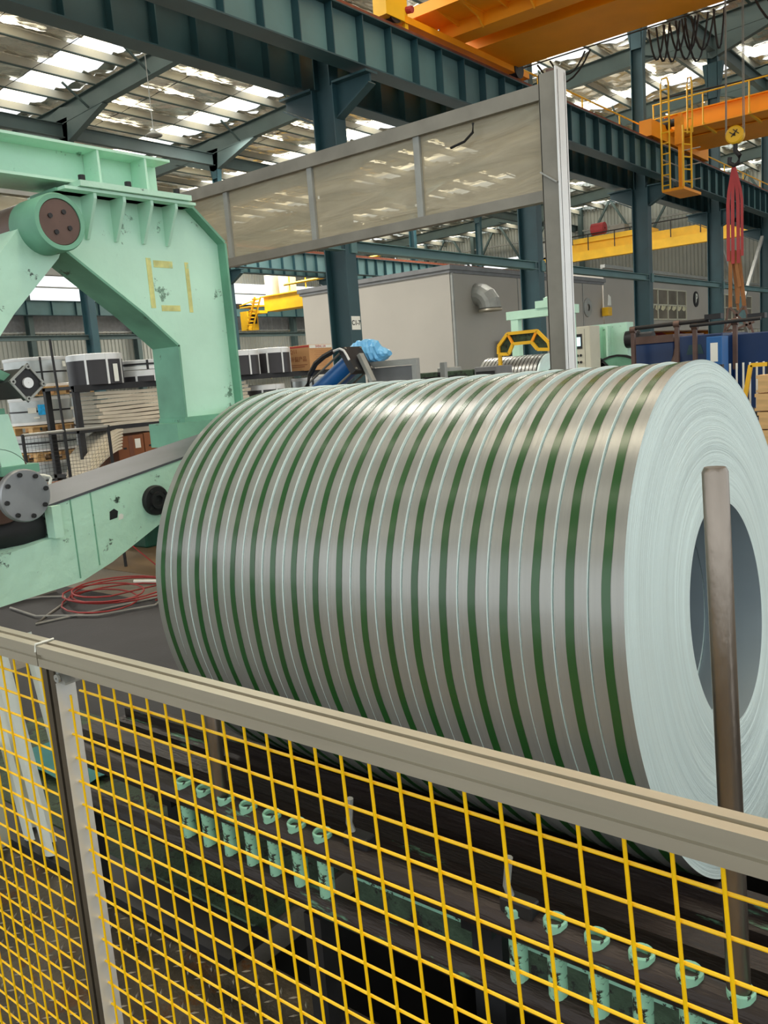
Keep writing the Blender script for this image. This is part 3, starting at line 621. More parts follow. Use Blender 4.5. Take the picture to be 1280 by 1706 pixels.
# ribs and seat plates under the top beam
b0 = None
for yy in (2.44, 2.60, 2.76, 2.91):
    if b0 is None: p = MB(); p.prism([(-.06, .2), (.05, .2), (.05, .17), (-.045, -.0), (-.06, 0)], 1, -.008, .008); b0 = fixn(p.obj('stiffening_rib', 'mint', gp, loc=(0, yy-2.9, 2.485)))
    else: share(b0, gp, (0, yy-2.9, 2.485))
p = MB(); p.box(-.26, .06, -.62, .13, 2.68, 2.694); p.obj('lower_seat_plate', 'mint', gp)
p = MB(); p.box(-.28, .08, -.55, .09, 2.696, 2.722); p.obj('upper_seat_plate', 'mintchip', gp)
for yy in (2.38, 2.63, 2.92): p = MB(); p.lathe([(2.722, .016), (2.75, .016), (2.75, .003)], 8, 'z', (.05, yy-2.9, 0)); p.obj('bolt', 'dark', gp)
# top beam
p = MB(); hsect(p, (-.13, -2.6, 2.815), (-.13, .04, 2.815), .26, .18, .012, (0, 0, 1)); p.obj('top_beam', 'mint', gp)
for yy in (2.52, 2.79, 1.95, 1.3): p = MB(); p.box(-.12, -.005, yy-2.906, yy-2.894, 2.735, 2.895); p.obj('beam_stiffener', 'mint', gp)
# hub
hy, hz = 2.185-2.9, 2.512
p = MB(); p.lathe([(-.07, .105), (-.07, .125), (.13, .125), (.14, .12), (.14, .1), (.12, .1)], 40, 'x', (0, hy, hz)); p.obj('hub_collar', 'mintdark', gp)
p = MB(); p.lathe([(.1, .1), (.133, .1), (.136, .096), (.136, .001)], 40, 'x', (0, hy, hz)); cap = p.obj('hub_cap', 'brown', gp)
for k in range(4): a = PI/4+k*PI/2+.3; q = MB(); q.lathe([(.136, .011), (.142, .011), (.142, .001)], 8, 'x', (0, hy+.05*math.cos(a), hz+.05*math.sin(a))); q.obj('bolt', 'dark', cap)
p = MB(); p.lathe([(-1.5, .001), (-1.5, .122), (-.07, .122), (-.07, .1)], 36, 'x', (0, hy, hz)); p.obj('hub_shaft', 'brown', gp)
p = MB(); p.prism(gy([(2.12, 2.56), (2.25, 2.40), (2.24, 2.38), (1.99, 2.13), (1.55, 1.60), (1.32, 1.74), (1.95, 2.37)]), 0, -.16, .0); fixn(p.obj('diagonal_arm', 'mintchip', gp))
for (a, b_, c_, d_) in ((2.765, 2.795, 2.17, 2.42), (2.81, 2.93, 2.375, 2.41), (3.01, 3.035, 2.15, 2.41), (2.83, 2.95, 2.155, 2.185)): p = MB(); p.box(-.06, -.0585, a-2.9, b_-2.9, c_, d_); p.obj('peeled_tape', 'tapeyellow', gp)
p = MB(); p.box(-.22, .0, -.05, .43, 1.575, 1.6); p.box(-.22, .02, -.12, .45, 1.45, 1.575); p.obj('foot_plate', 'mintdark', gp)
p = MB(); p.box(-.22, -.02, .12, .4, .03, 1.45); p.obj('pedestal', 'darkgreen', gp)
p = MB(); p.box(-.3, .05, .1, .5, 0, .03); p.obj('base_plate', 'dark', gp)
p = MB(); p.bevbox(.0, .12, .25, .42, 1.6, 1.635, .006); p.obj('clamp_block', 'galv', gp)
p = MB(); p.bevbox(.0, .1, .2, .5, 1.545, 1.59, .006); p.obj('guide_block', 'mint', gp)

# ================================================================ SLOPING ARM IN FRONT OF THE PORTAL
ar = root('sloping_arm', (-2.8, 1.9, 0), 'scratched mint green sloping machine arm left of the coil', 'machine arm')
def ay(pts): return [(a-1.9, b_) for a, b_ in pts]
low = [(.6, 1.02), (1.345, 1.062), (1.665, 1.077), (1.80, 1.12), (2.045, 1.228), (2.35, 1.37), (2.9, 1.5)]
prof = low + [(2.9, 1.578), (1.60, 1.375), (1.60, 1.262), (1.372, 1.235), (.6, 1.19)]
p = MB(); p.prism(ay(prof), 0, -.33, 0); fixn(p.obj('arm_plate', 'mintchip', ar))
p = MB(); p.prism(ay([(2.9, 1.579), (1.52, 1.363), (1.52, 1.372), (2.9, 1.588)]), 0, -.35, .004); fixn(p.obj('top_cover', 'cover', ar))
p = MB(); p.box(-.02, .03, -.335, -.3, 1.26, 1.375); p.obj('notch_lip', 'mint', ar)
p = MB(); p.lathe([(0, .06), (.012, .06), (.02, .055), (.02, .035), (.03, .034), (.03, .02), (.022, .018), (.022, .001)], 32, 'x', (0, .123, 1.322)); bo = p.obj('pivot_boss', 'black', ar)
for k in range(4): a = k*PI/2+.6; q = MB(); q.lathe([(.02, .007), (.027, .007), (.027, .001)], 6, 'x', (0, .123+.045*math.cos(a), 1.322+.045*math.sin(a))); q.obj('bolt', 'dark', bo)
for (y, z, s) in ((1.83, 1.30, .02), (1.86, 1.285, .012)): p = MB(); p.prism([(y-1.9-s, z-s), (y-1.9+s*.7, z-s*.8), (y-1.9+s, z+s*.4), (y-1.9+.2*s, z+s), (y-1.9-s*.8, z+s*.6)], 0, 0, .001); p.obj('torn_sticker', 'dark' if s > .015 else 'white', ar)
p = MB(); p.box(.0, .0015, 1.74-1.9, 1.745-1.9, 1.12, 1.4); p.obj('weld_seam', 'mintdark', ar)
p = MB(); p.box(.0, .0015, 1.655-1.9, 1.66-1.9, 1.09, 1.385); p.obj('weld_seam', 'mintdark', ar)
for (x, y) in ((-.17, -.9), (-.17, .9)): p = MB(); p.box(x-.1, x+.1, y-.08, y+.08, 0, 1.1); p.obj('support_leg', 'mintdark', ar)
# roller end and parts above the arm
ro = root('end_roller', (-2.72, 1.45, 1.435), 'round gray bolted roller end with black spool below at left edge', 'roller')
p = MB(); p.lathe([(-.02, .09), (0, .09), (.006, .086), (.006, .001)], 36, 'x'); p.lathe([(-.02, .09), (-.02, .06), (-.06, .06)], 36, 'x'); fc = p.obj('cover_disc', 'grayface', ro)
for k in range(8): a = k*PI/4+.2; q = MB(); q.lathe([(.006, .008), (.014, .008), (.014, .001)], 8, 'x', (0, .073*math.cos(a), .073*math.sin(a))); q.obj('bolt', 'dark', fc)
p = MB(); p.lathe([(-.34, .02), (-.34, .135), (-.14, .135), (-.13, .13), (-.13, .128), (-.14, .11), (-.14, .02)], 40, 'x', (0, -.02, .03)); p.obj('rim_disc', 'brown', ro)
p = MB(); p.lathe([(-.34, .1355), (-.15, .1355), (-.15, .137), (-.34, .137)], 40, 'x', (0, -.02, .03)); p.obj('rim_band', 'mint', ro)
p = MB(); p.lathe([(-.5, .05), (-.48, .085), (-.36, .085), (-.3, .05), (-.2, .042), (-.1, .045), (-.02, .06), (.04, .085), (.12, .085), (.13, .05)], 32, 'y', (-.2, 0, -.135)); p.obj('black_spool', 'black', ro)
cyl = root('pneumatic_cylinder', (-2.75, 1.53, 1.81), 'square-ended pneumatic cylinder tilted like a diamond at left edge', 'cylinder')
T = Matrix.Rotation(math.radians(38), 4, 'X')
p = MB(); p.box(-.03, .0, -.042, .042, -.042, .042, T); p.box(-.32, -.03, -.036, .036, -.036, .036, T); p.obj('cylinder_body', 'dark', cyl)
p = MB(); p.box(0, .006, -.047, .047, .04, .047, T); p.box(0, .006, -.047, .047, -.047, -.04, T); p.box(0, .006, .04, .047, -.047, .047, T); p.box(0, .006, -.047, -.04, -.047, .047, T); p.obj('end_frame', 'galv', cyl)
p = MB(); p.lathe([(0, .018), (.01, .018), (.01, .001)], 20, 'x'); p.obj('port', 'aluw', cyl)
for k in range(4): a = k*PI/2+PI/4+math.radians(38); q = MB(); q.lathe([(0, .009), (.011, .009), (.011, .004), (.004, .004)], 10, 'x', (0, .054*math.cos(a), .054*math.sin(a))); q.obj('tie_rod_nut', 'galv', cyl)
ms = root('mint_stand', (-2.85, 1.48, 1.40), 'mint green upright bracket under the pneumatic cylinder at left edge', 'bracket')
p = MB(); p.prism([(-.06, .31), (.02, .31), (.055, .13), (-.03, .13)], 0, -.12, 0); fixn(p.obj('upright', 'mint', ms))
p = MB(); p.box(-.14, .03, -.05, .09, .1, .13); p.box(-.12, 0, .0, .06, 0, .1); p.obj('upright_base', 'mintdark', ms)
p = MB(); p.bar((0, -.15, .52), (0, .03, .43), .05, .03); p.lathe([(-.06, .001), (-.06, .05), (0, .05), (0, .001)], 20, 'x', (0, -.1, .33)); p.box(-.1, -.02, -.3, .02, .28, .33); p.obj('upper_link', 'mintdark', ms)
p = MB(); p.box(-.05, 0, -.02, .01, .42, .56); p.obj('link_plate', 'galv', ms)

# ================================================================ BIG COIL: 19 slit coils side by side
R0, RB, PITCH, NS = .70, .307, .0866, 19
CXE, CY, CZ, TILT = -.690, 2.35, 1.0266, math.radians(6.0)
def coil_mesh(first):
    random.seed(5 if first else 6)
    wd = PITCH*.965; prof, mats = [], []
    def facep(x, s, n):
        out = []
        for i in range(n+1):
            r = RB+(R0-.0015-RB)*i/n; dx = random.uniform(-1, 1)*(.001 if first else .0008)
            if first: dx += .0012*math.sin(i*.37)
            out.append((x+s*dx, r))
        return out
    n = 46 if first else 5
    f1 = facep(0, 1, n); f2 = facep(-wd, 1, 4)
    prof = f1 + [(-.001, R0), (-wd+.001, R0)] + f2[::-1]
    mats = [1]*(len(f1)) + [0] + [1]*(len(f2)) + [2]
    m_ = MB(); m_.lathe(prof, 192 if first else 160, 'x', (0, 0, 0), mats[:len(prof)], closed=True)
    return m_
b = MB(); gx = -.042
ordn = ['nearest', 'second', 'third', 'fourth', 'fifth', 'sixth', 'seventh', 'eighth', 'ninth', 'tenth', 'eleventh', 'twelfth', 'thirteenth', 'fourteenth', 'fifteenth', 'sixteenth', 'seventeenth', 'eighteenth', 'last']
proto = None
for i in range(NS):
    x = CXE-PITCH*i
    lb = {0: 'nearest slit steel coil at the right, its wide pale end face and bore in view', 18: 'last slit steel coil at the left end of the green striped row'}.get(i, '%s slit steel coil of the green striped row, counted from the right end' % ordn[i])
    if i < 2:
        o = coil_mesh(i == 0).obj('slit_coil', ['strip', 'wraps', 'bore'], label=lb, cat='steel coil', group='slit steel coils standing side by side')
        g = MB(); nseg = 192; vs_ = []
        for k in range(nseg):
            t = 2*PI*k/nseg; wob = .0012*math.sin(3*t)+.0009*math.sin(11*t+1)+.0006*math.sin(23*t)
            for (xx, rr) in ((gx-.0105+wob, R0+.0002), (gx-.0105+wob, R0+.0012), (gx+.0105+wob, R0+.0012), (gx+.0105+wob, R0+.0002)): vs_.append((xx, rr*math.cos(t), rr*math.sin(t)))
        g.add(vs_, [(4*k+q, 4*k+q+1, 4*((k+1) % nseg)+q+1, 4*((k+1) % nseg)+q) for k in range(nseg) for q in range(3)], True)
        fixn(g.obj('green_band', 'greenband', o)); fixn(o)
        if i == 1: proto = o
    else:
        o = proto.copy(); C.objects.link(o); o['label'] = lb
        for ch in proto.children: c = ch.copy(); C.objects.link(c); c.parent = o
    random.seed(100+i)
    o.location = (x, CY+random.uniform(-.001, .001), CZ+random.uniform(-.001, .001)); o.rotation_euler = (random.uniform(0, 6), -TILT, 0)
    o.rotation_euler = (Matrix.Rotation(-TILT, 4, 'Y') @ Matrix.Rotation(random.uniform(0, 6), 4, 'X')).to_euler()

# ================================================================ CRADLE AND SEPARATOR STAND
cr = root('coil_cradle', (-.9, 2.3, 0), 'dark cradle of long worn beams carrying the striped coil over the pit', 'cradle')
def longbeam(y0, y1, z0, z1, name, m_='beamwear', xa=-2.9, xb=2.6, T=None):
    p = MB(); p.box(xa+.9, xb+.9, y0-2.3, y1-2.3, z0, z1); return p.obj(name, m_, cr)
longbeam(1.93, 2.03, .33, .40, 'saddle_rail'); longbeam(2.67, 2.77, .33, .40, 'saddle_rail')
p = MB(); p.prism([(-.47, .50), (-.36, .44), (-.24, .36), (-.24, .33), (-.47, .33)], 0, -2.0, 3.5); fixn(p.obj('saddle_pad', 'beamwear', cr))
p = MB(); p.prism([(.57, .50), (.46, .44), (.34, .36), (.34, .33), (.57, .33)], 0, -2.0, 3.5); fixn(p.obj('saddle_pad', 'beamwear', cr))
longbeam(1.78, 1.86, .36, .47, 'side_beam'); longbeam(1.62, 1.70, .42, .50, 'front_beam')
longbeam(1.70, 1.78, .34, .37, 'cable_tray', 'dark')
longbeam(1.86, 1.93, .12, .2, 'inner_flange', 'postgreen', -1.75, .0); longbeam(1.88, 1.92, -.1, .12, 'inner_web', 'oldgreen', -1.75, .0)
for x in (-2.6, -1.2, .2, 1.6): p = MB(); p.box(x+.85, x+.95, -.55, .45, .2, .33); p.box(x+.85, x+.95, -.5, -.4, -1.3, .2); p.box(x+.85, x+.95, .3, .4, -1.3, .2); p.obj('cross_member', 'dark', cr)
st = root('separator_stand', (-.4, 1.45, 0), 'row of short green sockets between two dark tubes below the coil', 'stand')
p = MB(); p.tube([(-2.3, 0, .535), (.9, 0, .535)], .036, 14); p.obj('upper_tube', 'beamwear', st)
p = MB(); p.tube([(-2.3, 0, .37), (.9, 0, .37)], .036, 14); p.obj('lower_tube', 'beamwear', st)
b0 = c0 = None
xs_ = [-.411-.0946*i for i in range(0, 6)] + [-1.461-.0946*i for i in range(0, 7)] + [-.411+.0946*i for i in range(1, 7)]
for x in xs_:
    if b0 is None:
        p = MB(); p.tube([(0, 0, .38), (0, 0, .53)], .021, 14); b0 = p.obj('socket_tube', 'postgreen', st, loc=(x+.4, 0, 0))
        p = MB(); p.lathe([(.555, .026), (.58, .026), (.584, .023), (.58, .019), (.566, .019), (.566, .001)], 18, 'z'); c0 = p.obj('socket_collar', 'postgreen', st, loc=(x+.4, 0, 0))
    else: share(b0, st, (x+.4, 0, 0)); share(c0, st, (x+.4, 0, 0))
for x in (-2.2, -1.1, .55): p = MB(); p.box(x-.03, x+.03, -.03, .03, -.0 if x < -1.8 else -1.3, .34); p.obj('stand_leg', 'dark', st)
p = MB(); p.tube([(.45-.4+.4, 0, .6), (.45, 0, .6)], .01, 4)
for (x, y, z, lb) in ((-.885, 1.45, .60, 'small bent clamp lever on the stand tube, below the middle of the coil'), (-1.36, 1.47, .60, 'small bent clamp lever on the stand tube near the left sockets')):
    t = root('clamp_lever', (x, y, z), lb, 'clamp'); p = MB(); p.tube([(0, 0, -.03), (-.02, 0, .02), (-.01, 0, .09)], .009, 8); p.obj('lever', 'galv', t); p = MB(); p.bevbox(-.03, .05, -.02, .02, -.035, 0, .004); p.obj('clamp_base', 'dark', t)
for (x, y, h, r_, lb, dx) in ((-.447, 1.45, 1.552, .0215, 'tall worn steel rod standing in front of the coil end face', .032), (-1.86, 1.45, .9, .021, 'short steel rod seen through the mesh below the left end of the coil', .0)):
    p = MB(); z0 = .57; rr = r_
    p.tube([(dx, 0, 0), (dx*.5, 0, (h-z0)*.5), (0, 0, h-z0-.008), (0, 0, h-z0)], rr, 24, rs=[rr, rr, rr, rr*.82]); p.obj('steel_rod', 'pole', loc=(x, y, z0), label=lb, cat='rod')

# ================================================================ FENCE
fe = root('mesh_fence', (-.9, .87, 0), 'aluminium framed fence with yellow welded wire mesh in the foreground', 'fence')
def rail(xa, xb):
    p = MB(); y0, y1, z0, z1 = -.022, .022, 1.203, 1.248; g = .009; d = .007; cy, cz = 0, (z0+z1)/2
    pts_ = [(y0, z0), (y0, cz-g/2), (y0+d, cz-g/2), (y0+d, cz+g/2), (y0, cz+g/2), (y0, z1), (cy-g/2, z1), (cy-g/2, z1-d), (cy+g/2, z1-d), (cy+g/2, z1), (y1, z1), (y1, z0)]
    n = len(pts_); p.add([(x, a, b_) for x in (xa, xb) for a, b_ in pts_], [(i, (i+1) % n, n+(i+1) % n, n+i) for i in range(n)])
    p.add([(x, a, b_) for x in (xa, xb) for a, b_ in ((y0, z0), (y0, z1), (y1, z1), (y1, z0))], [(0, 1, 2, 3), (7, 6, 5, 4)])
    return fixn(p.obj('top_rail', 'alu', fe))
rail(-2.6, -.742); rail(-.738, 2.2)
p = MB(); p.tube([(-.74, -.024, 1.235), (-.742, -.02, 1.251), (-.738, .0, 1.252), (-.745, .022, 1.25)], .0022, 6); p.obj('tie_wire', 'white', fe)
def post(x):
    p = MB(); h = .0225; g = .005; d = .007
    pts_ = []
    for (a, b_) in ((-1, -1), (1, -1), (1, 1), (-1, 1)):
        pass
    sq = [(-h, -h), (-g, -h), (-g, -h+d), (g, -h+d), (g, -h), (h, -h), (h, -g), (h-d, -g), (h-d, g), (h, g), (h, h), (-h, h), (-h, -h+.001)]
    n = len(sq); p.add([(x+a, b_, z) for z in (0, 1.203) for a, b_ in sq], [(i, (i+1) % n, n+(i+1) % n, n+i) for i in range(n)])
    o = fixn(p.obj('post', 'postalu', fe)); q = MB(); q.box(x+.0226, x+.0236, -.0215, .0215, .0, 1.176); q.obj('lit_side_face', 'aluw', o)  # lit side face of the post, its light put into a paler skin
    q = MB(); q.box(x-.06, x+.06, -.05, .05, 0, .008); q.obj('foot_plate', 'dark', o)
    q = MB(); q.prism([(x+.0226, 1.177), (x+.055, 1.177), (x+.055, 1.181), (x+.03, 1.203), (x+.0226, 1.203)], 1, -.018, .018); q.lathe([(-.021, .009), (-.026, .009), (-.026, .002)], 12, 'y', (x+.036, 0, 1.19)); fixn(q.obj('corner_bracket', 'galv', o))
post(-1.604+.9); post(.9+.9)
def vwire(x, x2, za, zb): p = MB(); p.tube([(x, -.006, za), (x2, -.006, zb)], .0026, 6); return p.obj('vertical_wire', 'wire', fe)
U = [-2.6, -2.535, -2.47, -2.405, -2.34, -2.28, -2.22, -2.165, -2.105, -2.039, -1.974, -1.91]
for u in U: vwire(u*.87+.9, u*.87+.9+.004, 1.203, .08)
U2 = [-1.79, -1.725, -1.665, -1.607, -1.547, -1.487, -1.425, -1.365, -1.305, -1.244, -1.184, -1.123, -1.062, -1.0, -.939, -.876, -.814, -.751, -.687, -.624, -.561, -.499, -.432, -.367, -.303, -.238, -.174, -.11, -.045, .02, .085, .15]
for u in U2: vwire(u*.87+.9, u*.87+.9+1.1*.065*max(0, min(1.2, (u+1.79)/1.43)), 1.203 if u > -1.75 else 1.15, .08)
for i in range(21):
    z = 1.1615-.0527*i
    for (a, b_) in ((-2.5, -1.632), (-1.585 if i else -1.53, .2)): p = MB(); p.tube([(a+.9, 0, z+.002), (b_+.9, 0, z-.003)], .0026, 6); p.obj('horizontal_wire', 'wire', fe)

# ================================================================ MATS, HOSES, LOW THINGS ON THE FLOOR
p = MB(); p.bevbox(-2.1, 2.0, -.55, .55, 0, .012, .003); p.obj('floor_mat', 'mat', loc=(-5.6, 3.55, 0), label='black rubber floor mat under the red hose coil', cat='mat')
p = MB(); p.bevbox(-1.25, 1.25, -.6, .6, 0, .01, .003); p.obj('floor_mat', 'mat', loc=(-4.75, 4.71, 0), label='black rubber mat with a lifted edge next to the coil, left of it', cat='mat')
p = MB(); p.bevbox(-1.7, 1.6, -.5, .5, 0, .011, .003); p.obj('floor_mat', 'mat', loc=(-3.6, 2.49, 0), label='black mat strip directly behind the fence rail', cat='mat')
def hose(name, pts_, r, m_, lb): p = MB(); p.tube(pts_, r, 6); return p.obj(name, m_, label=lb, cat='hose')
random.seed(11)
q = []
for i in range(90):
    a = 2*PI*i/18; k = 1+.3*math.sin(i*.21); q.append((-6.25+.1*math.sin(i*.13)+.42*k*math.cos(a), 3.98+.12*math.cos(i*.17)+.34*k*math.sin(a), .03+.0012*i))
q += [(-6.3, 4.5, .02), (-6.8, 4.9, .02), (-7.6, 5.0, .3), (-7.9, 5.0, .6)]
hose('air_hose', q, .007, 'redcable', 'coiled red air hose lying on the black mat')
hose('air_hose', [(-7.2+.2*i, 3.5+.35*math.sin(i*.8), .022) for i in range(6)] + [(-5.9, 4.25, .022), (-5.5, 4.6, .022), (-5.2, 5.2, .015), (-5.6, 5.5, .015), (-6.2, 5.4, .015)], .01, 'graycable', 'gray hose looping across the black mat')
hose('air_hose', [(-6.9, 3.4, .03), (-6.4, 3.35, .03), (-5.9, 3.6, .03), (-5.7, 4.0, .03), (-5.9, 4.3, .03)], .009, 'graycable', 'thin gray hose curling below the red hose')
p = MB(); p.tube([(-.12, 0, .03), (.12, .1, .03)], .018, 8); p.obj('white_tube', 'white', loc=(-6.5, 4.45, .0), label='short white plastic tube beside the red hose', cat='tube')
p = MB(); p.bevbox(-.8, .0, -.25, .25, 0, .2, .01); p.obj('gray_block', 'conc', loc=(-7.1, 3.7, 0), label='gray concrete block on the mat at the left edge', cat='block')
gm = root('green_machine_base', (-8.6, 6.6, 0), 'dark green machine base visible under the sloping arm', 'machine'); p = MB(); p.bevbox(-.6, .6, -1.0, 1.2, 0, .55, .02); p.obj('housing', 'darkgreen', gm); p = MB(); p.tube([(.62, -.8, .2), (.62, 1.0, .45)], .03, 8); p.obj('pipe', 'galv', gm)
gb2 = root('green_platform', (-3.1, 1.95, 0), 'low oily green steel platform behind the mesh, beside the pit', 'platform')
p = MB(); p.bevbox(-1.2, 1.15, -.36, .42, 0, .035, .006); p.obj('platform_top', 'oldgreen', gb2)
p = MB(); p.box(-3.0, 1.2, 1.44-1.95, 1.6-1.95, .001, .03); p.obj('channel_edge', 'dark', gb2)
tc_ = root('folded_cloth', (-3.6, 2.0, .036), 'teal woven sheet lying behind the mesh near the fence post', 'sheet'); p = MB()
random.seed(4); nn = 7; v = [(-.3+.6*i/nn, -.2+.4*j/nn, .015+.02*random.random()) for i in range(nn+1) for j in range(nn+1)]
p.add(v, [(i*(nn+1)+j, i*(nn+1)+j+1, (i+1)*(nn+1)+j+1, (i+1)*(nn+1)+j) for i in range(nn) for j in range(nn)], True); p.obj('woven_sheet', 'tealcloth', tc_)
for i, (dx, dy, h) in enumerate(((0, 0, 1.05), (-.09, .06, 1.1), (-.18, .02, 1.12), (-.27, .08, 1.1), (.07, .1, .86))):
    p = MB(); p.prism([(-.045, 0), (-.02, -.012), (.02, -.012), (.045, 0), (.02, .004), (-.02, .004)], 2, 0, h); o = fixn(p.obj('edge_strip', 'white', loc=(-2.95+dx, 1.46+dy, .03), label='white edge strip leaning behind the mesh at the far left, ' + ('second from the right', 'third from the right', 'fourth from the right', 'leftmost of its bundle', 'short one at the right')[i], cat='strip', group='white edge strips leaning at the left edge')); o.rotation_euler = (math.radians(-2), math.radians(-17), 0)
sb = root('beige_panel', (-3.5, 1.42, 0), 'beige panel standing beside the white strips at the left edge', 'panel'); p = MB(); p.bevbox(-.5, .28, -.02, .02, 0, .42, .004); p.obj('panel_sheet', 'panelbeige', sb); p = MB(); p.box(-.5, .28, -.03, -.02, .4, .42); p.obj('panel_lip', 'galv', sb)

# ================================================================ BACKGROUND MACHINES AND GOODS
def pt(px, py, X=None, Y=None, Z=None):     # world point on a given plane along the camera's line of sight
    d = fw + rt*((px-640)/FPX) - up*((py-853)/FPX)
    t = X/d.x if X is not None else (Y/d.y if Y is not None else (Z-EYE)/d.z)
    return Vector((0, 0, EYE)) + d*t
# --- rack with wrapped coils, boards and cartons, X = -7.8
rk = root('storage_rack', (-8.0, 6.0, 0), 'dark steel storage rack behind the green portal', 'rack')
p = MB(); p.box(-.35, .25, -1.2, 3.0, 1.83, 1.86); p.box(.22, .26, -1.2, 3.0, 1.8, 1.865); p.obj('upper_shelf', 'dark', rk)
p = MB(); p.box(-.35, .25, -1.2, 3.0, 1.38, 1.42); p.obj('middle_shelf', 'dark', rk)
p = MB(); p.box(-.35, .25, -1.2, 3.0, .92, .96); p.obj('lower_shelf', 'dark', rk)
for (x, y) in ((.22, -1.17), (.22, .95), (.22, 2.97), (-.32, -1.17), (-.32, 2.97)): p = MB(); p.box(x-.025, x+.025, y-.03, y+.03, 0, 1.86); p.obj('upright', 'dark', rk)
def drum(x, y, z, r, h, lb, kind, grp=None):
    t = root('wrapped_coil', (x, y, z), lb, 'coil', grp)
    if kind == 'black':
        p = MB(); p.lathe([(0, .02), (0, r), (h-.05, r), (h-.05, .02)], 36, 'z'); p.obj('wrap', 'coilblack', t)
        p = MB(); p.lathe([(h-.06, r+.004), (h, r+.004), (h+.006, r-.02), (h+.006, r-.1), (h-.02, r-.1)], 36, 'z'); p.obj('edge_ring', 'aluw', t)
        for a in (-.9, -.15, .55, 2.5): p = MB(); p.box(r+.001, r+.008, -.011, .011, 0, h, Matrix.Rotation(a, 4, 'Z')); p.obj('strap', 'aluw', t)
    else:
        p = MB(); p.lathe([(0, .05), (0, r), (h, r), (h, r-.12), (h-.05, r-.14)], 36, 'z'); p.obj('wrap', 'coilwrap', t)
        p = MB(); p.lathe([(h-.04, r+.002), (h-.02, r+.006), (h-.0, r+.006), (h+.004, r-.03)], 36, 'z'); p.lathe([(0, r+.004), (.03, r+.004), (.035, r)], 36, 'z'); p.obj('edge_ring', 'aluw', t)
        p = MB(); p.lathe([(h*.47, r), (h*.47, r+.006), (h*.47+.02, r+.006), (h*.47+.02, r)], 36, 'z')
        for a in (.2, 1.6, 3, 4.5): p.box(r+.001, r+.009, -.012, .012, 0, h, Matrix.Rotation(a-.6, 4, 'Z'))
        p.obj('strap', 'dark', t)
    return t
t = drum(-7.93, 5.19, 1.86, .28, .31, 'black wrapped coil with silver straps on the rack, left of the portal leg', 'black')
p = MB(); p.box(.281, .284, .05, .1, .02, .2, Matrix.Rotation(-.1, 4, 'Z')); p.obj('paper_label', 'white', t)
drum(-7.95, 5.79, 1.86, .265, .12, 'low black and white coil on the rack beside the portal leg, lower one', 'black')
drum(-7.95, 5.79, 1.99, .25, .1, 'low silver coil stacked on the black one beside the portal leg', 'silver')
drum(-7.9, 7.15, 1.86, .27, .29, 'black wrapped coil on the rack just right of the portal', 'black')
drum(-7.93, 7.74, 1.86, .26, .31, 'black wrapped coil partly behind the cartons', 'black')
drum(-7.9, 6.6, 1.42, .25, .3, 'black wrapped coil under the shelf right of the portal', 'black')
drum(-7.93, 7.6, 1.42, .25, .3, 'black wrapped coil under the cartons', 'black')
drum(-7.9, 8.35, 1.42, .2, .35, 'silver wrapped coil under the carton shelf beside the blue cylinder', 'silver')
for k, (xa, xb, ya, yb, lb) in enumerate(((-8.08, -7.62, 8.15, 8.6, 'large cardboard carton with printed side on the rack, right of the black coils'),)):
    t = root('cardboard_carton', ((xa+xb)/2, (ya+yb)/2, 1.86), lb, 'box'); hx, hy_ = (xb-xa)/2, (yb-ya)/2
    p = MB(); p.bevbox(-hx, hx, -hy_, hy_, 0, .33, .004); p.obj('carton', 'card', t)
    p = MB(); p.box(-hx-.001, hx+.001, -hy_-.002, -hy_, .3, .325); p.obj('top_stripe', 'inkred', t)
    p = MB(); p.box(hx, hx+.002, -hy_+.01, hy_-.01, .285, .325); p.obj('label_header', 'white', t)
    for i in range(9): p = MB(); p.box(hx, hx+.0015, -hy_+.1+.02*(i % 2), hy_-.06-.05*((i*3) % 4)/2, .06+.023*i, .063+.023*i); p.obj('printed_line', 'inkbrown', t)
    for i in range(2): p = MB(); p.box(-hx+.06, hx-.1+.05*i, -hy_-.0015, -hy_, .05+.025*i, .06+.025*i); p.obj('printed_line', 'inkbrown', t)
    text('EQ11', 'printed_text', t, .075, 'inkbrown', facing(((xa+xb)/2-.07, ya-.002, 2.115), (0, -1, 0)))
    text('环保产品', 'printed_text', t, .075, 'inkbrown', facing(((xa+xb)/2+.03, ya-.002, 2.01), (0, -1, 0)))
    text('SHENG LIN', 'printed_text', t, .04, 'inkred', facing((xb+.003, (ya+yb)/2, 2.165), (1, 0, 0)))
ORD = ['bottom', 'second', 'third', 'fourth', 'fifth', 'sixth', 'seventh', 'eighth', 'ninth', 'tenth', 'eleventh', 'twelfth', 'thirteenth', 'fourteenth', 'fifteenth', 'sixteenth']
def nth(i, n): return 'bottom' if i == 0 else ('top' if i == n-1 else ORD[i])
random.seed(21)
for i in range(9):      # boards stacked on the middle shelf
    nn = 14; v = []; zb = 1.421+.041*i
    for j in range(nn+1):
        yy = -1.05+2.1*j/nn+random.uniform(-.004, .004); w_ = .004*math.sin(j*.9+i)
        for (xx, zz) in ((-.28, 0), (.2+random.uniform(-.004, .004), 0), (.2+random.uniform(-.004, .004), .034), (-.28, .03)): v.append((xx, yy+(.02*random.random()-.03*(i % 3) if j in (0, nn) else 0), zz+w_))
    p = MB(); p.add(v, [(4*a+q, 4*a+(q+1) % 4, 4*a+4+(q+1) % 4, 4*a+4+q) for a in range(nn) for q in range(4)] + [(3, 2, 1, 0), (4*nn, 4*nn+1, 4*nn+2, 4*nn+3)])
    fixn(p.obj('board_bundle', 'paper', loc=(-7.97, 6.14, zb), label='off-white board bundle behind the portal leg, %s in its flat stack counted from below' % nth(i, 9), cat='board', group='off-white boards stacked flat on the rack'))
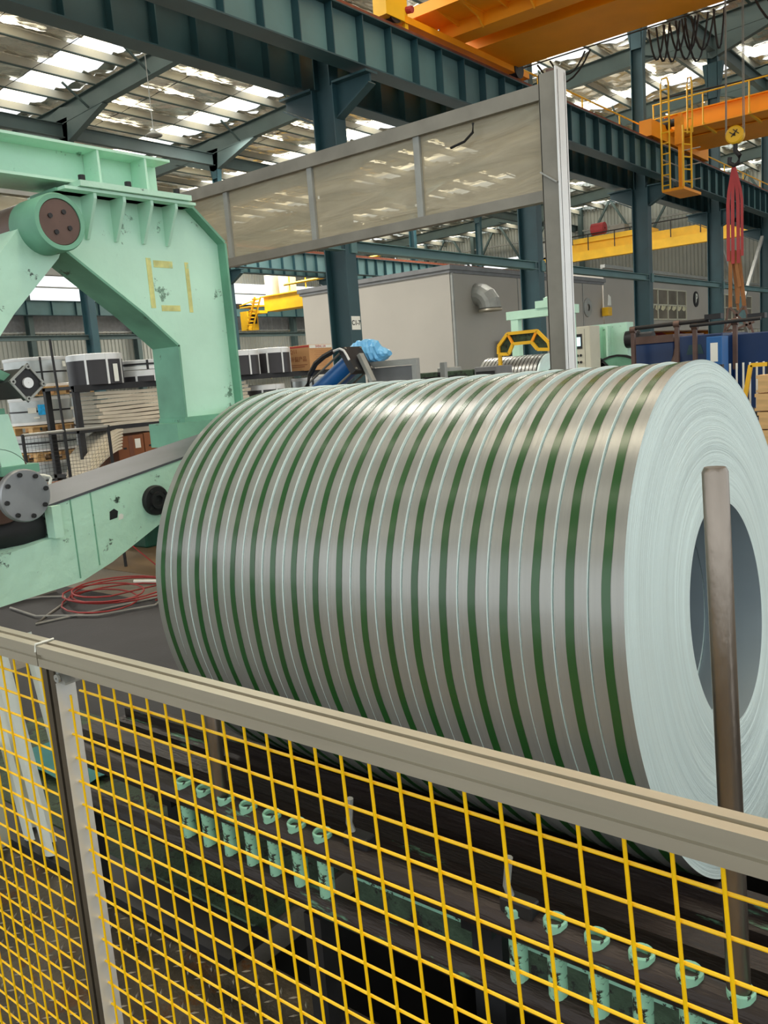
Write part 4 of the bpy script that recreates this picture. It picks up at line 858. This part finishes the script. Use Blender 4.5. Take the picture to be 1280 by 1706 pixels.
for i in range(7):      # slumped pile
    p = MB(); v = []; nn = 8
    for j in range(nn+1):
        u = j/nn; yy = .28-u*.42; zz = .3-.25*u**1.5-.03*i+.27; xx = .02*i
        for (dx, dz) in ((-.2, 0), (.22, 0), (.22, .018), (-.2, .018)): v.append((xx+dx, yy-.02*i, zz+dz))
    p.add(v, [(4*a+q, 4*a+(q+1) % 4, 4*a+4+(q+1) % 4, 4*a+4+q) for a in range(nn) for q in range(4)] + [(3, 2, 1, 0), (4*nn, 4*nn+1, 4*nn+2, 4*nn+3)])
    fixn(p.obj('folded_sheet', 'paper', loc=(-7.85, 4.95, .8), label='off-white sheet slumping beside the brown cartons, %s from the top of its pile' % ('first' if i == 0 else ORD[i]), cat='sheet', group='slumped sheets beside the brown cartons'))
for i, (ya, yb, zb, lb) in enumerate(((5.22, 5.55, 1.3, 'brown carton on the lower shelf with a white sticker, left one'), (5.56, 5.86, 1.31, 'brown carton on the lower shelf against the portal foot'))):
    t = root('brown_carton', (-7.95, (ya+yb)/2, .96), lb, 'box'); h = (yb-ya)/2
    p = MB(); p.bevbox(-.2, .2, -h, h, 0, zb-.96, .004); p.obj('carton', 'carddark', t); p = MB(); p.box(.2, .202, -.03, .03, 0, zb-.96); p.obj('tape', 'tape', t)
    if i == 0: p = MB(); p.box(.202, .204, .05, .12, .2, .3); p.obj('sticker', 'white', t)
    p = MB(); p.box(.2, .2015, -.1, -.06, .2, .22); p.obj('printed_mark', 'ink', t)
p = MB(); p.bevbox(-.2, .2, -.9, .9, 0, .16, .01); p.obj('brown_bundle', 'carddark', loc=(-7.6, 5.0, .78), label='dark brown bundle below the slumped sheets', cat='bundle')
# --- stacked silver coils on pallets at the left
def pallet(x, y, z, s, lb, grp=None, w_=None):
    t = root('wooden_pallet', (x, y, z), lb, 'pallet', grp); b_ = None
    for i in range(5): p = MB(); yy = -s+2*s*(i+.5)/5; p.box(-s, s, yy-s*.15, yy+s*.15, .09, .108); p.obj('deck_board', 'wood', t)
    for (a, c_) in ((-.85, -.85), (.0, -.85), (.85, -.85), (-.85, 0), (0, 0), (.85, 0), (-.85, .85), (0, .85), (.85, .85)):
        p = MB(); p.box(a*s-.05, a*s+.05, c_*s-.05, c_*s+.05, .012, .09); p.obj('block', 'wood', t)
    for a in (-.85, 0, .85): p = MB(); p.box(a*s-.045, a*s+.045, -s, s, 0, .012); p.obj('bottom_board', 'wood', t)
    return t
XL = -10.4
t = drum(XL, 5.95, 1.91, .4, .37, 'silver wrapped coil on top of the left stack, above the upper pallet', 'silver'); p = MB(); p.box(.401, .404, .0, .06, .24, .31, Matrix.Rotation(.35, 4, 'Z')); p.obj('paper_label', 'white', t)
pallet(XL, 6.0, 1.8, .46, 'upper wooden pallet in the stack of silver coils at left')
t = drum(XL, 5.98, 1.44, .43, .34, 'silver wrapped coil with a blue and white label in the left stack', 'silver')
p = MB(); p.box(.44, .443, -.07, .03, .12, .25, Matrix.Rotation(-.55, 4, 'Z')); p.obj('blue_label', 'cyan', t)
p = MB(); p.box(.44, .443, -.19, -.09, .15, .22, Matrix.Rotation(-.55, 4, 'Z')); p.box(.44, .443, -.13, -.06, .08, .1, Matrix.Rotation(-.55, 4, 'Z')); p.obj('white_label', 'white', t)
p = MB(); p.box(.44, .443, .0, .06, .2, .25, Matrix.Rotation(.3, 4, 'Z')); p.obj('white_label', 'white', t)
pallet(XL, 5.98, 1.32, .5, 'middle wooden pallet in the stack of silver coils at left')
drum(XL, 5.98, 1.1, .43, .21, 'low silver coil between the middle pallets of the left stack', 'silver')
pallet(XL, 5.98, .98, .46, 'lower wooden pallet in the left stack behind the cage panel')
t = drum(XL, 5.98, .5, .45, .47, 'silver wrapped coil with green label near the foot of the left stack', 'silver'); p = MB(); p.box(.46, .463, .0, .08, .26, .4, Matrix.Rotation(-.1, 4, 'Z')); p.obj('green_label', 'greenprint', t)
drum(XL, 5.98, .11, .46, .38, 'bottom silver coil of the left stack', 'silver'); pallet(XL, 5.98, 0, .5, 'bottom wooden pallet under the left coil stack')
for (z, h, lb) in ((0, .9, 'bottom narrow silver roll between the coil stack and the rack'), (.91, .5, 'middle narrow silver roll between the coil stack and the rack'), (1.42, .4, 'narrow silver roll below the top one, between coil stack and rack'), (1.83, .37, 'top narrow silver roll between the coil stack and the rack')):
    t = root('narrow_roll', (-9.6, 6.02, z), lb, 'roll'); p = MB(); p.lathe([(0, .02), (0, .12), (h-.02, .12), (h-.02, .02)], 24, 'z'); p.obj('roll', 'coilwrap', t); p = MB(); p.lathe([(h-.02, .02), (h-.02, .125), (h, .125), (h, .02)], 24, 'z'); p.obj('roll_cap', 'dark', t)
cg = root('cage_panel', (-7.4, 4.5, 0), 'fine dark wire cage panel in front of the coil stack at left', 'cage')
p = MB()
for i in range(26): p.tube([(0, -.5+.036*i, .5), (0, -.5+.036*i, 1.42)], .0015, 4)
for i in range(26): p.tube([(0, -.5, .5+.036*i), (0, .4, .5+.036*i)], .0015, 4)
p.obj('cage_wires', 'dark', cg, kind='stuff')
for y in (-.5, -.08, .4): p = MB(); p.tube([(0, y, 0), (0, y, 1.45)], .016, 8); p.obj('cage_post', 'dark', cg)
p = MB(); p.tube([(0, -.08, 1.45), (-.0, -.1, 2.3)], .012, 8); p.obj('tall_rod', 'dark', cg)
p = MB(); p.tube([(0, -.5, 1.44), (0, .4, 1.44)], .014, 8); p.obj('cage_rail', 'galv', cg)
p = MB(); q = [pt(60+35*math.cos(a)-12*math.cos(2*a), 803+11*math.sin(a)+3*math.cos(a), X=-5.5) for a in [i*2*PI/16 for i in range(17)]]; p.tube(q, .012, 6); p.obj('white_belt', 'white', label='white looped belt lying behind the roller at left', cat='belt')

# --- hydraulic cylinder with hose, bag and table frame
hc = root('hydraulic_cylinder', (-4.2, 5.05, 1.6), 'blue hydraulic cylinder tilted up behind the coil with a dark end flange', 'cylinder')
def hp_(px, py, Y=5.0): return pt(px, py, Y=Y) - Vector((-4.2, 5.05, 1.6))
A_, B_ = hp_(520, 668), hp_(590, 603); d = (B_-A_).normalized()
p = MB(); p.tube([A_, B_], .085, 28); p.obj('barrel', 'blue', hc)
sd = d.cross(Vector((0, 1, 0))).normalized(); yv = Vector((0, 1, 0))
def slab(c, hw, t0, t1, name, m_):
    p = MB(); vs_ = [c + d*t + sd*i*hw + yv*j*hw for t in (t0, t1) for i, j in ((-1, -1), (1, -1), (1, 1), (-1, 1))]
    p.add(vs_, [(0, 3, 2, 1), (4, 5, 6, 7), (0, 1, 5, 4), (1, 2, 6, 5), (2, 3, 7, 6), (3, 0, 4, 7)]); return fixn(p.obj(name, m_, hc))
slab(B_, .105, -.005, .05, 'end_flange', 'dark'); slab(A_, .105, -.05, .0, 'lower_flange', 'dark')
for i in (-1, 1):
    for j in (-1, 1): p = MB(); o_ = sd*i*.09+yv*j*.09; p.tube([A_+o_, B_+o_+d*.06], .009, 8); p.obj('tie_rod', 'graysteel', hc)
p = MB(); p.bar(hp_(600, 590), hp_(622, 636), .05, .03); p.obj('mounting_bracket', 'galv', hc)
p = MB(); p.bar(hp_(520, 668), hp_(520, 668)+Vector((0, 0, -1.45)), .12, .12); p.obj('support_post', 'dark', hc)
hose('hydraulic_hose', [pt(a, b_, Y=4.85) for a, b_ in ((512, 680), (512, 645), (516, 625), (526, 606), (540, 594), (556, 585))], .02, 'black', 'thick black hydraulic hose curving up beside the blue cylinder')
hose('pneumatic_tube', [pt(a, b_, Y=4.8) for a, b_ in ((556, 585), (566, 581), (573, 584), (578, 592), (582, 600))], .009, 'aluw', 'thin pale tube bent over the top of the blue cylinder')
p = MB(); random.seed(9); v = []; nu, nv = 22, 12
for i in range(nu+1):
    u = -1+2*i/nu
    for j in range(nv):
        a = 2*PI*j/nv; h = (.05+.06*(1-abs(u-.05)**1.5)) * (.5+.5*(1-abs(u)**4)); k = 1+random.uniform(-.13, .13)
        v.append((.2*u, .1*math.cos(a)*(1-u*u*.5)*k, max(0, .07+h*math.sin(a)*k)*(1-.2*(u > .6))))
p.add(v, [(i*nv+j, i*nv+(j+1) % nv, (i+1)*nv+(j+1) % nv, (i+1)*nv+j) for i in range(nu) for j in range(nv)] + [tuple(range(nv-1, -1, -1)), tuple(range(nu*nv, nu*nv+nv))])
fixn(p.obj('blue_bag', 'bag', loc=(-4.27, 5.22, 1.845), label='crumpled light blue plastic bag on top of the gray steel frame', cat='bag')).rotation_euler = (0, 0, .25)
tf = root('work_stand', (-4.0, 5.2, 0), 'gray welded steel frame carrying the blue bag behind the coil', 'frame')
for x in (-.22, .215): p = MB(); p.box(x-.022, x+.022, -.022, .022, 0, 1.799); p.box(x-.022, x+.022, .35, .39, 0, 1.80); p.obj('frame_leg', 'galv', tf)
p = MB(); p.box(-.242, .237, -.022, .022, 1.8, 1.845); p.box(-.42, -.242, -.1, .15, 1.82, 1.845); p.obj('cross_bar', 'galv', tf)
p = MB(); p.box(-.2, .19, .0, .01, 1.2, 1.795); p.obj('back_sheet', 'bldgtrim', tf)
# --- low line of machinery between the frame and the small coil
for (xa, xb, ya, yb, m_, nm, lb) in ((698, 790, 622, 660, 'oldgreen', 'machine_bed', 'low gray green machine bed behind the coil, right of the gray frame'), (728, 743, 613, 624, 'galv', 'junction_box', 'small pale box on the machine bed'), (790, 830, 612, 650, 'bldgtrim', 'machine_table', 'pale low machine table left of the small striped coil')):
    a = pt(xa, ya, Y=9.5); b_ = pt(xb, yb, Y=9.5); t = root(nm, ((a.x+b_.x)/2, 9.7, 0), lb, 'machine'); h = abs(b_.x-a.x)/2
    p = MB(); p.bevbox(-h, h, -.2, .2, 0 if nm != 'junction_box' else a.z-.14, a.z, .01); p.obj('body', m_, t); p = MB(); p.box(-h*.8, h*.8, -.215, -.2, a.z-.1, a.z-.06); p.obj('slot', 'dark', t)
# --- small slit coil pack with green frame and orange guard, Y = 12.5
for i in range(16):
    p = MB(); x = -7.6+.068*i; p.lathe([(0, .2), (0, .45), (.05, .45), (.05, .2)], 48, 'x'); o = p.obj('small_slit_coil', ['strip'], loc=(x, 12.6, 1.42), label='narrow strip coil in the small pack behind the big coil, %s from its left end' % ('first' if i == 0 else ORD[i]), cat='steel coil', group='narrow coils in the small pack')
p = MB(); p.lathe([(0, .2), (0, .45), (.03, .45), (.03, .2)], 48, 'x'); p.obj('small_slit_coil', 'wraps', loc=(-6.5, 12.6, 1.42), label='end coil of the small pack with its pale face next to the gray post', cat='steel coil')
t = root('coil_mandrel', (-7.1, 12.6, 0), 'mint green stand under the small coil pack', 'stand'); p = MB(); p.tube([(-.7, 0, 1.42), (.8, 0, 1.42)], .19, 20); p.obj('mandrel', 'dark', t); p = MB(); p.box(.64, .9, -.3, .3, 0, 1.6); p.box(-.6, -.2, -.3, .3, 0, .9); p.obj('stand_body', 'mint', t)
gf = root('green_gantry', (-6.8, 13.3, 0), 'small mint green gantry frame behind the orange guard', 'machine frame')
p = MB(); p.box(-.72, -.58, -.07, .07, 0, 2.52); p.obj('left_leg', 'mint', gf)
p = MB(); p.box(.3, .44, -.07, .07, 0, 2.52); p.obj('right_leg', 'mint', gf)
p = MB(); p.box(-.8, .5, -.08, .08, 2.5, 2.64); p.obj('cross_beam', 'mint', gf)
p = MB(); p.box(-.22, .12, -.1, .1, 2.64, 2.76); p.lathe([(2.64, .1), (2.8, .1), (2.82, .05)], 14, 'z', (0, 0, 0)); p.obj('motor', 'mint', gf)
og = root('orange_guard', (-7.0, 12.2, 0), 'orange framed octagonal mesh guard over the small coil pack', 'guard')
Gp = [(831, 590), (831, 577), (846, 556), (895, 551), (914, 570), (917, 582), (896, 582), (886, 570), (855, 573), (848, 590)]
Q = [pt(a, b_, Y=12.2)-Vector((-7.0, 12.2, 0)) for a, b_ in Gp]
for k in range(len(Q)): p = MB(); p.bar(Q[k], Q[(k+1) % len(Q)], .04, .05); p.obj('guard_frame', 'yellow', og)
for (a, b_) in ((2, 8), (3, 7)): p = MB(); p.bar(Q[a], Q[b_], .035, .04); p.obj('guard_frame', 'orange', og)
p = MB(); p.prism([(q.x, q.z) for q in Q], 1, .0, .006); o = fixn(p.obj('guard_sheet', 'oldgreen', og)); o.location = (0, .03, 0)
p = MB(); p.bar((Q[0].x, .04, 0), (Q[0].x, .04, Q[0].z), .05, .05); p.obj('guard_leg', 'yellow', og)
# --- control cabinet and mint machine, Y = 16
def xz(px, py, Y): q = pt(px, py, Y=Y); return q.x, q.z
x0, z1 = xz(949, 546, 15.5); x1, _ = xz(983, 546, 15.5)
cp = root('control_cabinet', ((x0+x1)/2, 15.7, 0), 'beige control cabinet with a lit screen and rows of buttons', 'control panel'); hw = (x1-x0)/2
p = MB(); p.bevbox(-hw, hw, -.2, .25, 0, z1, .01); p.obj('cabinet', 'panelbeige', cp)
p = MB(); p.box(-hw*.75, hw*.2, -.215, -.2, z1-.42, z1-.14); p.obj('screen_bezel', 'dark', cp)
p = MB(); p.box(-hw*.62, hw*.08, -.22, -.215, z1-.37, z1-.2); p.obj('screen', 'screen', cp)
p = MB(); p.box(hw*.45, hw*.47, -.203, -.2, .1, z1-.05); p.obj('door_gap', 'dark', cp)
for i in range(7):
    for j in range(3): p = MB(); p.lathe([(-.225, .001), (-.225, .022), (-.2, .026)], 10, 'y', (-hw*.62+j*hw*.33, 0, z1-.55-.13*i)); p.obj('button', 'dark', cp)
mm = root('mint_decoiler', (-7.25, 16.8, 0), 'mint green machine stand with round guards right of the control cabinet', 'machine')
p = MB(); p.box(-.45, .42, -.12, .2, 0, 2.4); p.obj('body', 'mint', mm)
for x in (-.12, .06): p = MB(); p.box(x-.02, x+.02, -.3, -.12, 0, 2.35); p.obj('rib', 'mint', mm)
for (x, r_) in ((-.45, .75), (.3, .7)): p = MB(); p.lathe([(-.38, .05), (-.38, r_), (-.33, r_), (-.33, .05)], 28, 'y', (x, 0, 1.05)); p.obj('round_guard', 'mintdark', mm); p = MB(); p.lathe([(-.4, r_-.02), (-.4, r_+.02), (-.3, r_+.02), (-.3, r_-.02)], 28, 'y', (x, 0, 1.05)); p.obj('guard_rim', 'dark', mm)
p = MB(); p.lathe([(.3, .05), (.3, .17), (.55, .17), (.58, .12), (.85, .12), (.85, .02)], 16, 'x', (.1, -.1, 2.05)); p.obj('drive_motor', 'dark', mm)
# --- long blue machine, Y = 9
bm = root('blue_machine', (-2.9, 9.3, 0), 'long navy blue machine body behind the big coil at right', 'machine')
p = MB(); p.bevbox(-.75, -.33, -.2, .8, .0, 1.85, .01); p.obj('left_body', 'navy', bm)
p = MB(); p.box(-.76, -.32, -.21, .8, 1.85, 1.93); p.obj('left_top', 'brown', bm)
p = MB(); p.bevbox(-.29, .17, -.15, .8, 0, 1.9, .01); p.obj('middle_body', 'navy', bm)
p = MB(); p.prism([(-.2, 1.70), (-.02, 1.70), (-.05, 1.80), (-.17, 1.80)], 1, -.16, -.15); p.obj('cut_panel', 'teal', bm)
p = MB(); p.lathe([(-.1, .3), (-.06, .33), (-.02, .33), (-.02, .3)], 24, 'x', (-.26, .1, 1.58)); p.obj('ring_flange', 'brown', bm)
p = MB(); p.bevbox(.17, .75, .2, .8, 0, 1.88, .01); p.obj('right_body', 'navy', bm)
bb = root('blue_pillar', (-2.6, 8.6, 0), 'upright blue pillar with white labels at right', 'pillar'); p = MB(); p.bevbox(-.09, .06, -.1, .1, 0, 1.86, .006); p.obj('pillar_body', 'blue', bb); p = MB(); p.box(-.05, .02, -.102, -.1, 1.62, 1.8); p.box(.02, .05, -.102, -.1, 1.42, 1.5); p.obj('paper_label', 'white', bb)
tb = root('tube_frame', (-2.9, 8.9, 0), 'dark tube frame with clamps standing on the blue machine', 'frame')
def L(px, py, Y=8.9): return pt(px, py, Y=Y)-Vector((-2.9, 8.9, 0))
p = MB(); p.tube([L(1050, 548), L(1182, 533)], .022, 10); p.obj('long_tube', 'dark', tb)
p = MB(); p.tube([L(1150, 543, 8.7), L(1268, 530, 8.7)], .018, 10); p.obj('long_tube', 'dark', tb)
for (a, b_, c_) in ((1055, 550, 570), (1128, 540, 568), (1158, 544, 566), (1225, 536, 575)): p = MB(); q0, q1 = L(a, b_), L(a+2, c_+40); p.box(q0.x-.02, q0.x+.02, -.02, .02, q1.z, q0.z); p.lathe([(-.03, .01), (-.03, .035), (.03, .035), (.03, .01)], 14, 'x', (q0.x, 0, q0.z)); p.obj('clamp_post', 'brown', tb)
for (a, b_) in ((1190, 528), (1262, 527)): p = MB(); q0 = L(a, b_); p.box(q0.x-.08, q0.x+.08, -.05, .05, q0.z-.02, q0.z+.03); p.obj('clamp_plate', 'dark', tb)
# --- pallet stack and yellow ladder at the right edge
for i in range(13):
    z = .12*i
    t = root('stacked_pallet', (-1.22, 6.3, z), 'wooden pallet in the tall stack at the right edge, %s counted from below' % nth(i, 13), 'pallet', 'pallets stacked at the right edge')
    ox = random.uniform(-.015, .015)
    for j in range(3): p = MB(); p.box(-.33+ox, .5, -.4+j*.36, -.26+j*.36, .09, .112); p.obj('deck_board', 'wood', t)
    for j, x in enumerate((-.32, -.05, .3)):
        for y in (-.4, -.04, .32): p = MB(); p.box(x+ox, x+.1+ox, y, y+.1, .016, .09); p.obj('block', 'wood', t)
    p = MB(); p.box(-.33+ox, .5, -.4, -.28, 0, .016); p.obj('bottom_board', 'wood', t)
t = root('white_rack', (-1.9, 7.0, 0), 'white wire rack and yellow bar beside the blue pillar', 'rack')
for i in range(6): p = MB(); p.box(-.14+.05*i, -.13+.05*i, -.0, .02, .9, 1.62); p.obj('bar', 'white', t)
p = MB(); p.bar((-.02, -.1, 1.2), (.05, -.1, 1.6), .03, .03); p.bar((.05, -.1, 1.6), (.17, -.1, 1.6), .03, .03); p.obj('yellow_bar', 'yellow', t)
p = MB(); p.box(-.2, .2, -.1, .4, 1.2, 1.24); p.box(-.2, .2, -.1, .4, .86, .9); p.box(-.2, -.16, -.1, -.06, 0, 1.62); p.box(.16, .2, -.1, -.06, 0, 1.62); p.obj('rack_shelf', 'dark', t)
# lamp hanging from the roof of the next bay
lp = root('hanging_lamp', (-17.3, 12.6, 0), 'small high-bay lamp hanging on a thin rod from the roof at left', 'lamp')
L2 = pt(256, 220, Y=14.5); z = L2.z; lp.location = (L2.x, 14.5, z); p = MB(); p.tube([(0, 0, 0), (0, 0, rz(L2.x)-.05-z)], .012, 5); p.obj('rod', 'galv', lp); p = MB(); p.lathe([(-.1, .2), (-.08, .22), (0, .08), (.05, .05), (.05, .01)], 16, 'z'); p.obj('shade', 'galv', lp)

yb = root('yellow_box', (-10.75, 24.75, 2.95), 'small yellow box with a white sheet hanging at the corner of the gray wall', 'box')
p = MB(); p.bevbox(-.1, .1, -.15, .15, 0, .25, .01); p.obj('box_body', 'yellow', yb); p = MB(); p.prism([(-.12, .3), (.12, .3), (.1, .55), (-.05, .62)], 0, .08, .09); p.obj('white_sheet', 'white', yb)
p = MB(); p.tube([(-.08, 0, .25), (-.08, 0, .95)], .01, 5); p.obj('hanger', 'galv', yb)
